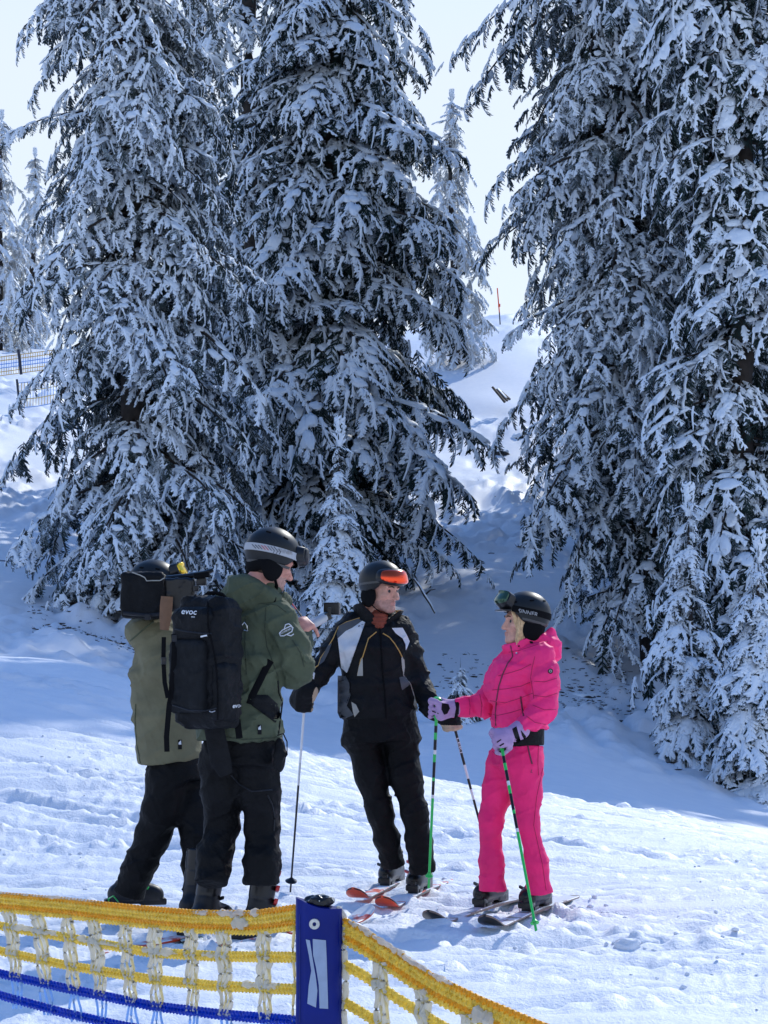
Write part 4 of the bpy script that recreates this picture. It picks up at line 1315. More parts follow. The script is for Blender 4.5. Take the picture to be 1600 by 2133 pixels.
M_EDGE_RD = mat('red_ski_edge', (0.55, 0.06, 0.02), 0.35)
M_EDGE_BR = mat('brown_ski_edge', (0.20, 0.13, 0.10), 0.4)

# ---- the woman in pink ---------------------------------------------------------
def build_woman():
    Y0 = 11.4
    J = lambda px, py, dy=0.0: W(px, py, Y0 + dy)
    g1, g2 = G(1024, 1891), G(1119, 1899)
    wo = empty('person', (g1 + g2) / 2)
    tag(wo, 'person in bright pink ski suit, blond hair under a black helmet, in profile', 'person', 'skiers talking on the piste')
    fd = np.array((-.42, -.90, 0))
    for g in (g1, g2):
        make_boot(wo, g + (0, 0, .035), fd, M_PLASTB, M_PLASTB, M_PLASTG, lean=.03, top=.15)
    right = nz(np.array((-.45, 1.0, 0)))      # her right side is away from the camera
    trousers(wo, M_PINKP, J(1082, 1545), .132, .122, right,
             [([J(1052, 1600, .06), J(1036, 1650, .05), J(1023, 1708, .03), J(1024, 1795, .03), J(1026, 1856, .03)], [.104, .074, .057, .058, .074]),
              ([J(1090, 1600, -.05), J(1098, 1652, -.06), J(1100, 1712, -.08), J(1117, 1800, -.06), J(1124, 1862, -.05)], [.106, .074, .053, .055, .071])],
             folds=.0040, seed=4.0)
    waist = [J(1080, 1552), J(1080, 1505)]
    sdf_mesh('waistband', lambda P: smax(ecap(P, waist[0], waist[1], .138, .134, .138, .136, right), -ecap(P, waist[0] - (0, 0, .1), waist[1], .12, .11, .12, .11, right), .01) - .003 * np.sin(P[:, 0] * 30), *bbox(waist, .2), .006, [M_BLACK], wo)
    ch = [J(1082, 1518), J(1085, 1450), J(1092, 1392), J(1100, 1358)]
    la = [J(1126, 1372, -.13), J(1136, 1420, -.16), J(1134, 1474, -.18), J(1088, 1522, -.26)]        # near arm
    ra = [J(1062, 1382, .12), J(1040, 1425, .14), J(1008, 1468, .14), J(950, 1475, .10)]
    def jk(P):
        d = ecap(P, ch[0], ch[1], .150, .146, .148, .142, right)
        d = smin(d, ecap(P, ch[1], ch[2], .148, .142, .165, .148, right), .05)
        d = smin(d, ecap(P, ch[2], ch[3], .172, .150, .120, .100, right), .06)
        d = smin(d, ell(P, J(1050, 1425, -.02), (.10, .12, .10)), .06)
        d = smin(d, cap(P, J(1122, 1368, -.11), J(1075, 1376, .10), .075, .072), .06)
        # quilting: shallow seams round body and sleeves
        sz = P[:, 2] + .25 * np.abs((P - ch[1]) @ right) - .10 * P[:, 0]
        q = np.abs(np.sin(sz * math.pi / .115)) ** .32
        d = d - .015 * q + .010
        a1 = chain(P, la, [.076, .069, .063, .050], .035); a2 = chain(P, ra, [.072, .066, .059, .050], .035)
        s1 = np.abs(np.sin((P[:, 2] - .4 * P[:, 0]) * math.pi / .088)) ** .5; s2 = np.abs(np.sin((P[:, 0] + .3 * P[:, 2]) * math.pi / .10)) ** .5
        d = smin(d, a1 - .010 * s1 + .004, .02); d = smin(d, a2 - .009 * s2 + .004, .025)
        d = smax(d, ch[0][2] - P[:, 2], .014)
        return d - soft_folds(P + 9, .0050)
    lo, hi = bbox(ch + la + ra + [J(1100, 1330)], .17)
    jacket = sdf_mesh('jacket', jk, lo, hi, .0072, [M_PINK], wo)
    # hood lying on the back, high collar
    hc = J(1092, 1296, -.02)
    cb = J(1098, 1362)
    def hood(P):
        d = np.abs(ecap(P, J(1098, 1372), J(1091, 1330), .110, .110, .100, .112, right)) - .010
        d = smax(d, P[:, 2] - (J(1091, 1327)[2] + .35 * (P[:, 0] - cb[0])), .01)
        d = smin(d, ell(P, J(1140, 1352, .02), (.062, .10, .080)), .05)
        d = smin(d, cap(P, J(1150, 1318, .0), J(1156, 1362, .0), .024, .034), .04)
        d = smax(d, -ell(P, J(1096, 1310, -.01), (.098, .095, .085)), .012)
        return d - .003 * np.sin(P[:, 2] * 60 + 20 * P[:, 0]) - soft_folds(P + 2, .0035)
    hd = sdf_mesh('hood', hood, cb - .24, cb + .27, .0058, [M_PINK], jacket)
    hf = np.array((-math.cos(rad(12)), -math.sin(rad(12)), .05)); R = frame(hf)
    make_head(wo, hc, R, M_SKIN, neck=.08, female=True)
    # blond hair falling in front of the ear
    hr = MB(); rr = np.random.RandomState(3)
    for i in range(34):
        t = rr.rand(); y0 = .066 + .012 * rr.rand()
        a = np.array((.050 - .055 * t, y0, .050 + .01 * rr.rand())); e = np.array((.058 - .05 * t + rr.normal(0, .008), .060 + .012 * rr.rand(), -.105 - .035 * rr.rand()))
        mid = (a + e) / 2 + np.array((rr.normal(0, .007), .008, 0))
        pts = [np.array(hc) + (a * (1 - u) ** 2 + 2 * mid * u * (1 - u) + e * u * u) @ R for u in np.linspace(0, 1, 8)]
        hr.tube(pts, [.0058, .007, .0072, .007, .0065, .0055, .004, .0012], 5)
    for i in range(6):
        a = np.array((.088 - .02 * rr.rand(), .02 + .04 * rr.rand(), .060)); e = np.array((.058 - .02 * rr.rand(), .070, -.03 - .03 * rr.rand()))
        mid = (a + e) / 2 + np.array((.012, .012, .01))
        hr.tube([np.array(hc) + (a * (1 - u) ** 2 + 2 * mid * u * (1 - u) + e * u * u) @ R for u in np.linspace(0, 1, 7)], [.005, .006, .006, .006, .005, .004, .001], 5)
    hr.build('hair', [M_BLOND], wo)
    hel = make_helmet(wo, hc, R, rim=(.060, -.004, -.050), sc=.98)
    band = helmet_band(hc, R, .072, .030, .034, .75, 2 * math.pi - .75, M_FOAM, 'goggle_strap', hel, sc=.98, out=1.03)
    gg = goggle(hc, R, .72, .066, .140, .052, M_GREENL, M_PLASTB, hel, sc=.98, tilt=.45, name='goggles')
    MB().box(np.array(hc) + np.array((.118, 0, .055)) @ R, (.045, .17, .010), R, bev=.004).build('peak', [M_PLASTB], hel)
    helmet_band(hc, R, .03, -.018, .012, 1.2, 2 * math.pi - 1.2, M_HELMG, 'rim_trim', hel, sc=.98, out=1.02)
    bb = bvh_of(band)
    text_px('lettering', 'SINNER', (1100, 1277), 13, 12, bb, mat('grey_print', (.30, .30, .31), .6), hel, off=.003, sx=.95)
    bv = bvh_of([jacket, hd])
    Z = lambda x, y: (860 + x / 4.444, 1210 + y / 4.444)
    pz = lambda l: [Z(*p) for p in l]
    line_px('zip', pz([(905, 600), (925, 700), (880, 760), (830, 870), (795, 980), (775, 1100), (765, 1220), (768, 1340)]), bv, mat('dark_zip', (.12, .02, .05), .5), jacket, .0035)
    line_px('pocket_zip', pz([(998, 1070), (1010, 1160), (1025, 1250)]), bv, mat('dark_zip', (.12, .02, .05), .5), jacket, .0045)
    bdg = patch_px('badge', [Z(1275 + 24 * math.cos(a), 836 + 24 * math.sin(a)) for a in np.linspace(0, 2 * math.pi, 16)[:-1]], bv, M_BLACK, jacket, fine=4)
    patch_px('badge_mark', [Z(1275 + 15 * math.cos(a), 836 + 15 * math.sin(a)) for a in np.linspace(0, 2 * math.pi, 14)[:-1]], bv, M_SILVER, jacket, off=.0055, fine=4)
    text_px('badge_lettering', 'A', Z(1275, 838), 5.5, 0, bv, M_BLACK, jacket, off=.007)
    for x, y in ((960, 668), (982, 604)):
        patch_px('snap', [Z(x + 9 * math.cos(a), y + 9 * math.sin(a)) for a in np.linspace(0, 6.28, 9)[:-1]], bv, M_STEEL if y > 650 else M_BLACK, jacket, fine=4)
    patch_px('cord_toggle', pz([(1080, 555), (1110, 560), (1115, 580), (1085, 578)]), bv, M_BLACK, jacket, fine=4)
    tv = bvh_of([o for o in wo.children if o.name.startswith('trousers')])
    line_px('pocket_zip', pz([(1065, 1525), (1080, 1600), (1105, 1695)]), tv, mat('dark_zip', (.12, .02, .05), .5), wo, .004)
    text_px('emblem', 'L', (1108, 1607), 9, 20, tv, mat('dark_zip', (.12, .02, .05), .5), wo, sx=1.2)
    M_SEAM = mat('pink_seam', (.42, .008, .075), .7)
    for l in ([(790, 880), (900, 850), (1000, 820), (1095, 770)], [(735, 1010), (860, 1000), (1000, 975), (1105, 930)], [(715, 1110), (850, 1130), (980, 1090), (1110, 1040)], [(700, 1230), (790, 1245), (900, 1220), (1000, 1190)],
              [(1130, 700), (1105, 800), (1090, 900), (1110, 1010), (1120, 1090)], [(1125, 930), (1220, 935), (1335, 900)], [(1120, 1060), (1230, 1075), (1335, 1040)], [(1110, 1150), (1220, 1195), (1325, 1190)], [(1050, 1250), (1130, 1310), (1230, 1330)],
              [(520, 1090), (530, 1160), (525, 1265)], [(620, 1050), (640, 1150), (630, 1255)], [(890, 660), (1000, 640), (1120, 600), (1250, 560)]):
        line_px('seam', pz(l), bv, M_SEAM, jacket, .0019, .0008)
    for l in ([(1165, 1510), (1160, 1600), (1158, 1700), (1165, 1800)], [(720, 1530), (740, 1580), (780, 1620)]):
        line_px('seam', pz(l), tv, M_SEAM, wo, .0019, .0008)
    line_px('seam', [(1131, 1600), (1118, 1660), (1112, 1720), (1130, 1800), (1138, 1855)], tv, M_SEAM, wo, .0019, .0008)
    # poles
    GB_ = [(0, .05, M_GREEN), (.05, .09, M_PLASTB), (.09, .13, M_GREEN), (.13, .19, M_PLASTB), (.19, .215, M_WHITEP), (.215, .26, M_GREEN), (.26, .35, M_PLASTB), (.35, .37, M_GREEN), (.37, .45, M_PLASTB), (.45, .47, M_WHITEP), (.47, 1, M_GREEN)]
    p1t, p1e = W(911, 1452, Y0 + .06), G(893, 1868)
    p1e = W(893, 1850, 11.75)
    make_pole('green and black ski pole held between the man and the woman', p1t, np.array((p1e[0], p1e[1], max(.0, p1e[2]))), .0088, GB_, M_GREEN, bask_m=M_GREEN, basket=.022, group='green ski poles')
    p2t, p2e = W(1038, 1518, Y0 - .32), G(1118, 1944)
    make_pole('green and black ski pole planted in front of the pink trousers', p2t, p2e, .0088, GB_, M_GREEN, bask_m=M_GREEN, basket=.022, basket_up=.055, group='green ski poles')
    gm = lambda p, n: np.zeros(len(p))
    a1 = nz(p1t - p1e); c1 = p1t - a1 * .065
    h1 = make_hand('glove', c1, a1, (.8, -.55, 0), ra[3] + (-.01, -.01, 0), [M_LILAC], wo, rf=.0155, sc=1.08, wr=.040, cuff=.046)
    a2 = nz(p2t - p2e); c2 = p2t - a2 * .075
    h2 = make_hand('glove', c2, a2, (.30, -.95, 0), la[3] + (-.01, 0, .005), [M_LILAC], wo, rf=.0160, sc=1.10, wr=.042, cuff=.048)
    hb = bvh_of([h1, h2])
    K = lambda l: patch_px('glove_trim', pz(l), hb, M_BLACK, wo, off=.003, fine=5)
    for l in ([(775, 1490), (815, 1465), (822, 1472), (780, 1500)], [(780, 1535), (840, 1500), (848, 1510), (790, 1545)], [(795, 1580), (850, 1545), (878, 1538), (860, 1565), (815, 1592)],
              [(920, 1370), (960, 1345), (975, 1400), (1000, 1480), (965, 1510), (945, 1450)], [(1000, 1380), (1050, 1440), (1035, 1480), (1010, 1430)],
              [(270, 1130), (330, 1140), (345, 1180), (320, 1230), (290, 1240), (265, 1190)], [(385, 1100), (432, 1110), (425, 1250), (380, 1285), (400, 1180)], [(180, 1200), (240, 1225), (236, 1234), (178, 1210)], [(185, 1240), (225, 1250), (222, 1258), (182, 1248)]):
        K(l)
    for g, tip, lab in ((g1, G(893, 1931), 'black tipped snowy ski of the pink skier, nearer the man'), (g2, G(998, 1946), 'black tipped snowy ski of the pink skier, at the right')):
        make_ski(lab, g, tip - g, M_SKI_WH, M_PLASTB, M_EDGE_BR, group='snowy skis')
    return wo
# ---- the camera operator with the backpack ---------------------------------------
def build_operator():
    Y0 = 10.05
    J = lambda px, py, dy=0.0: W(px, py, Y0 + dy)
    f = nz(np.array((.60, .80, 0))); right = np.array((f[1], -f[0], 0))     # his right side points to picture right
    g1, g2 = G(432, 1950), G(545, 1958)
    op = empty('person', (g1 + g2) / 2)
    tag(op, 'person in olive jacket wearing a big black backpack and a white goggle strap', 'person', 'film crew in olive jackets')
    fd = np.array((.55, .84, 0))
    make_boot(op, g1 + (0, 0, .035), fd, M_PLASTG, M_PLASTB, M_PLASTG, lean=.07)
    make_boot(op, g2 + (0, 0, .035), nz(np.array((.75, .65, 0))), M_PLASTG, M_PLASTB, M_RED, lean=.05, bs=1.5)
    trousers(op, M_BLACKP, J(500, 1520), .178, .135, right,
             [([J(462, 1590, .02), J(462, 1650, .02), J(462, 1720, .06), J(448, 1780, .0), J(440, 1842, -.05)], [.100, .088, .072, .072, .080]),
              ([J(536, 1590, -.02), J(542, 1655, -.02), J(546, 1730, .0), J(545, 1790, -.05), J(545, 1842, -.05)], [.100, .088, .074, .074, .085])], folds=.0042, seed=8.0, h=.0082)
    ch = [J(497, 1543), J(500, 1455), J(505, 1370), J(515, 1290)]
    ra = [J(580, 1290, -.09), J(606, 1345, -.10), J(616, 1396, -.05), J(630, 1330, .17)]
    la = [J(452, 1290, .12), J(470, 1350, .25), J(520, 1390, .40), J(590, 1335, .38)]
    def jk(P):
        d = ecap(P, ch[0], ch[1], .212, .175, .205, .165, right)
        d = smin(d, ecap(P, ch[1], ch[2], .205, .165, .205, .160, right), .05)
        d = smin(d, ecap(P, ch[2], ch[3], .205, .160, .160, .110, right), .06)
        d = smin(d, cap(P, J(570, 1285, -.07), J(470, 1285, .10), .085, .085), .06)
        d = smin(d, cap(P, J(540, 1268, -.03), J(548, 1232, .0), .105, .082), .06)
        fold = .005 * np.sin((P[:, 2] + .6 * P[:, 0]) * 2 * math.pi / .09 + 3 * n3(P * 5))
        d = smin(d, chain(P, ra, [.082, .082, .078, .050], .04) - fold, .03)
        d = smin(d, chain(P, la, [.085, .082, .075, .052], .04), .04)
        d = d - .006 * np.exp(-((P[:, 2] - ch[0][2] - .05) / .02) ** 2)
        d = smax(d, ch[0][2] - P[:, 2], .014)
        return d - soft_folds(P + 5, .0060)
    lo, hi = bbox(ch + ra + la + [J(545, 1215)], .18)
    jacket = sdf_mesh('jacket', jk, lo, hi, .0078, [M_OLIVE2], op)
    # hood bunched behind the neck
    def hood(P):
        d = ell(P, J(515, 1232, -.06), (.115, .10, .085), None)
        d = smin(d, cap(P, J(470, 1262, -.03), J(560, 1248, -.10), .058, .055), .05)
        d = smin(d, cap(P, J(585, 1242, .0), J(596, 1250, .05), .045, .03), .05)
        d = smax(d, -ell(P, J(556, 1200, .0), (.095, .10, .105)), .02)
        return d - .006 * np.sin(P[:, 2] * 48 + P[:, 0] * 25 + 2 * n3(P * 6)) - soft_folds(P, .005)
    sdf_mesh('hood', hood, J(515, 1240, 0) - .26, J(515, 1240, 0) + .28, .0062, [M_OLIVE2], jacket)
    hc = J(565, 1172, .0)
    hf = np.array((.78, .45, -.32)); R = frame(hf)
    make_head(op, hc, R, M_SKINR, neck=.10)
    sdf_mesh('hair', lambda q: ell(q, (-.035, 0, -.035), (.066, .078, .055)), (-.13, -.11, -.12), (.06, .11, .05), .006, [M_HAIRD], op, None, R, hc)
    hel = make_helmet(op, hc, R, rim=(.058, -.012, -.062), sc=1.0)
    band = helmet_band(hc, R, .056, .028, .033, .75, 2 * math.pi - .75, mat('white_strap', (.42, .43, .46), .7), 'goggle_strap', hel, sc=1.0, out=1.03)
    goggle(hc, R, .95, .030, .110, .040, M_PLASTG, M_PLASTB, hel, sc=1.0, tilt=.1)
    helmet_band(hc, R, -.004, -.034, .012, 1.0, 2 * math.pi - 1.0, M_HELMG, 'rim_trim', hel, sc=1.0, out=1.015)
    bb = bvh_of(band)
    text_px('lettering', 'SINNER', (594, 1149), 12, 12, bb, mat('grey_print', (.30, .30, .31), .6), hel, off=.003, sx=.8)
    for k in range(9):
        x = 530 + k * 6.5
        line_px('chevron', [(x - 5, 1134 + k * .6), (x + 3, 1142 + k * .9), (x - 3, 1151 + k * 1.0)], bb, M_RED if 2 < k < 5 else M_GREYF, hel, .0016, .002)
    bv = bvh_of(jacket)
    Z = lambda x, y: (200 + x / 3.0769, 1080 + y / 3.0769)
    pz = lambda l: [Z(*p) for p in l]
    # sleeve print: rounded outline with a peak mark
    for l in ([(1175, 735), (1195, 715), (1245, 690), (1262, 700), (1255, 725), (1205, 752), (1182, 752), (1175, 735)], [(1205, 715), (1215, 680), (1235, 675), (1255, 690)], [(1225, 745), (1250, 752), (1268, 740)]):
        line_px('sleeve_print', pz(l), bv, M_WHITEF, jacket, .0028, .003)
    text_px('sleeve_lettering', 'SNOWBOARD', Z(1217, 722), 5, -26, bv, M_WHITEF, jacket, off=.004, sx=.8)
    def mark(cx, cy, parent, bvh):
        patch_px('hem_label', [(cx - 4, cy - 7), (cx + 4, cy - 7), (cx + 4, cy + 13), (cx - 4, cy + 13)], bvh, M_BLACK, parent, fine=5)
        patch_px('hem_label_mark', [(cx - 3, cy + 3), (cx - 3, cy - 1), (cx + 2, cy - 6), (cx + 3, cy + 3)], bvh, M_WHITEF, parent, off=.006, fine=3)
    mark(541, 1517, jacket, bv)
    patch_px('pocket_flap', pz([(1010, 1130), (1100, 1130), (1165, 1190), (1185, 1260), (1150, 1310), (1120, 1230), (1000, 1200), (985, 1180)]), bv, M_BLACK, jacket)
    line_px('drawcord', pz([(1165, 1040), (1172, 1120), (1195, 1180), (1180, 1300), (1170, 1380)]), bv, M_BLACK, jacket, .004)
    tv = bvh_of([o for o in op.children if o.name.startswith('trousers')])
    Z4 = lambda x, y: (200 + x / 3.0769, 1520 + y / 3.0769)
    line_px('trouser_seam', [Z4(*p) for p in ((865, 290), (920, 350), (1000, 395), (1130, 385))], tv, M_PLASTG, op, .004)
    line_px('trouser_zip', [Z4(*p) for p in ((1100, 420), (1130, 480), (1145, 560), (1140, 650))], tv, M_PLASTG, op, .0035)
    # pouch hanging at his right hip
    pc = J(583, 1572, -.16)
    pou = sdf_mesh('hip_pouch', lambda P: ell(P, pc, (.030, .035, .080)) - soft_folds(P, .004), pc - .12, pc + .12, .006, [M_BLACK], op)
    MB().tube([J(578, 1532, -.17), J(590, 1528, -.18), J(598, 1545, -.18), J(598, 1572, -.18), J(592, 1580, -.17)], .0035, 6).build('cord_loop', [M_BLACK], op)
    M_SEAMO = mat('olive_seam', (.040, .050, .028), .8)
    for l in ([(1090, 560), (1082, 700), (1095, 820), (1125, 900), (1165, 1010)], [(1260, 780), (1310, 860), (1335, 950)], [(960, 560), (1060, 545), (1160, 555), (1220, 600)], [(830, 1400), (950, 1418), (1150, 1405)], [(960, 620), (955, 800), (965, 1000)]):
        line_px('seam', pz(l), bv, M_SEAMO, jacket, .0024, .0008)
    # bare hand on the stick
    s0, s1 = W(604, 1327, Y0 + .14), W(680, 1284, Y0 + .28)
    ax = nz(s1 - s0); c = W(630, 1312, Y0 + .19)
    make_hand('hand', c, ax, (-.35, -.85, .15), ra[3] + (0, 0, .0), [M_SKINR], op, rf=.0105, sc=.92, wr=.030, point=True, voxel=.0036)
    gm = empty('gimbal_camera', s0); tag(gm, 'small action camera on a grey stick held out in a bare hand', 'camera')
    MB().tube([s0, s0 + (s1 - s0) * .5, s0 + (s1 - s0) * .55], [.025, .025, .024], 14).build('handle', [M_PLASTG], gm)
    MB().tube([s0 + (s1 - s0) * .55, s0 + (s1 - s0) * .86, s1 - ax * .01], [.0225, .0225, .022], 14).build('extension', [mat('pale_grey_metal', (.46, .47, .49), .4, metallic=.2)], gm)
    jb = MB(); jb.box(s1, (.035, .035, .04), frame(ax), bev=.006); jb.box(s1 + (.015, 0, .022), (.016, .03, .04), bev=.004); jb.build('joint', [M_PLASTB], gm)
    cc = W(692, 1268, Y0 + .33)
    MB().box(cc, (.078, .040, .060), frame((.25, 1, 0))[[1, 0, 2]], bev=.007).build('camera_body', [M_PLASTB], gm)
    MB().box(cc + (-.002, -.0215, .0), (.060, .003, .044), bev=.001).build('screen', [mat('dark_screen', (.008, .009, .011), .35, spec=.3)], gm)
    MB().tube([c - ax * .03, c - ax * .012, c + ax * .012, c + ax * .03], [.0225, .0235, .0235, .0225], 14).build('hand_strap', [M_FOAM], gm)
    # backpack
    bp_c = J(433, 1380, -.30)
    Rb = np.array([right, -f, (0, 0, 1.0)])          # local x = right, y = outwards (to the camera), z = up
    bp = empty('backpack', bp_c - (0, 0, .3)); tag(bp, 'large black ski backpack with white lettering on the person in the middle', 'backpack')
    def pk(q):
        tz = q[:, 2]
        w = .150 - .018 * sstep(.10, .30, tz) - .012 * sstep(-.12, -.30, tz)
        d = rbox(q / np.array((1, 1, 1)), (0, 0, 0), (.150, .105, .295), .070)
        d = smax(d, (np.abs(q[:, 0]) - w), .03)
        d = smax(d, q[:, 1] - (.115 - .055 * sstep(.12, .30, tz) - .030 * sstep(-.15, -.30, tz)), .03)
        return d - soft_folds(q * 1.0 + 6, .005)
    pack = sdf_mesh('main_bag', pk, (-.2, -.15, -.34), (.2, .16, .34), .008, [M_BLACK], bp, None, Rb, bp_c)
    def pocket(q):
        d = rbox(q, (-.020, .095, -.060), (.105, .045, .165), .030)
        return d - soft_folds(q + 2, .004)
    fp = sdf_mesh('front_pocket', pocket, (-.16, .02, -.26), (.12, .17, .14), 0.0085, [mat('black_ripstop', (.008, .009, .011), .7, spec=.2, var=.3, var_scale=30, bump=.3, bump_scale=420)], bp, None, Rb, bp_c)
    def lid(q):
        d = rbox(q, (-.015, .070, .165), (.115, .050, .085), .040)
        return d - soft_folds(q + 4, .004)
    ld = sdf_mesh('top_pocket', lid, (-.17, -.01, .04), (.14, .15, .29), 0.0085, [M_BLACK], bp, None, Rb, bp_c)
    def sidep(q):
        return rbox(q, (.125, .025, -.13), (.030, .075, .13), .026) - soft_folds(q + 8, .004)
    sp = sdf_mesh('side_pocket', sidep, (.06, -.08, -.29), (.19, .13, .03), 0.0085, [M_BLACK], bp, None, Rb, bp_c)
    bbv = bvh_of([pack, fp, ld, sp])
    text_px('lettering', 'evoc', Z(597, 598), 17, 3, bbv, M_WHITEP, bp, sx=1.0, shear=.15)
    text_px('lettering', 'evoc', Z(908, 1200), 13, -6, bbv, M_WHITEP, bp, sx=.85, shear=.2, off=.012)
    text_px('lettering', 'PRO', Z(622, 632), 4, 0, bbv, M_WHITEP, bp)
    line_px('lid_zip', pz([(475, 700), (560, 722), (660, 735), (745, 738)]), bbv, M_PLASTG, bp, .004)
    line_px('zip_pull', pz([(672, 758), (695, 752), (712, 750)]), bbv, M_WHITEP, bp, .004)
    line_px('pocket_zip', pz([(490, 1195), (600, 1230), (700, 1232), (775, 1215)]), bbv, M_PLASTG, bp, .004)
    line_px('zip_pull', pz([(728, 1235), (745, 1240), (765, 1232)]), bbv, M_STEEL, bp, .003)
    line_px('seam', pz([(715, 530), (720, 700), (765, 900), (780, 1100), (780, 1290)]), bbv, M_FOAM, bp, .004)
    st = lambda pts, w=.013, m=M_FOAM, par=bp: MB().tube(pts, w, 6, flat=.16, up=(0, 1, .2)).build('strap', [m], par)
    def on(l, off=.006):
        out = []
        for p in pz(l):
            q = hit(bbv, *p, off)
            out.append(q if q is not None else None)
        my = np.median([q[1] for q in out if q is not None]) if any(q is not None for q in out) else Y0 - .4
        return [q if q is not None else W(*pz([p])[0], my) for q, p in zip(out, l)]
    st(on([(500, 740), (505, 830), (500, 930), (490, 1040), (480, 1150), (470, 1200)]))
    dn = [W(*Z(470, 1190), Y0 - .42), W(*Z(462, 1280), Y0 - .40), W(*Z(452, 1400), Y0 - .39), W(*Z(455, 1495), Y0 - .38)]
    st(dn, .012)
    st([W(*Z(905, 1290), Y0 - .30), W(*Z(912, 1350), Y0 - .31), W(*Z(920, 1410), Y0 - .31)], .015)
    st([W(*Z(435, 760), Y0 - .36), W(*Z(432, 900), Y0 - .37), W(*Z(440, 1050), Y0 - .37), W(*Z(460, 1150), Y0 - .40)], .010)
    # hip belt and shoulder strap running over the jacket
    def wrap(l, w, off=.008):
        pts = [hit(bv, *p, off) for p in pz(l)]
        pts = [p for p in pts if p is not None]
        if len(pts) > 1: st(pts, w)
    wrap([(985, 1190), (1000, 1140), (1030, 1080), (1060, 1020), (1090, 960), (1120, 910)], .016)
    wrap([(925, 570), (960, 540), (1010, 520), (1060, 512), (1110, 515), (1150, 530)], .018)
    MB().tube([W(*Z(x, y), Y0 - .22) for x, y in ((690, 505), (720, 480), (770, 476), (810, 490), (835, 520))], .010, 8).build('carry_loop', [M_FOAM], bp)
    MB().tube([W(*Z(x, y), Y0 - .30) for x, y in ((930, 690), (950, 665), (968, 690), (972, 722), (945, 715))], .003, 6).build('carabiner', [M_STEEL], bp)
    MB().box(W(*Z(503, 768), Y0 - .43), (.022, .010, .030), bev=.003).build('buckle', [M_PLASTG], bp)
    MB().box(W(*Z(435, 912), Y0 - .385), (.022, .012, .032), bev=.003).build('buckle', [M_PLASTB], bp)
    # padded tail hanging below the pack
    sg = MB(); sg.tube([W(*Z(755, 1330), Y0 - .22), W(*Z(775, 1440), Y0 - .21), W(*Z(800, 1560), Y0 - .20), W(*Z4(835, 290), Y0 - .19)], [.045, .046, .048, .030], 10, flat=.35, up=(0, 1, 0)); sg.build('hip_belt_end', [M_BLACK], bp)
    for g, lab in ((g1, 'snowy ski under the left boot of the person with the backpack'), (g2, 'red edged ski under the right boot of the person with the backpack')):
        make_ski(lab, g, fd, M_SKI_RD, M_WHITEP, M_EDGE_RD, group='skis of the backpack wearer', L0=-.80)
    return op

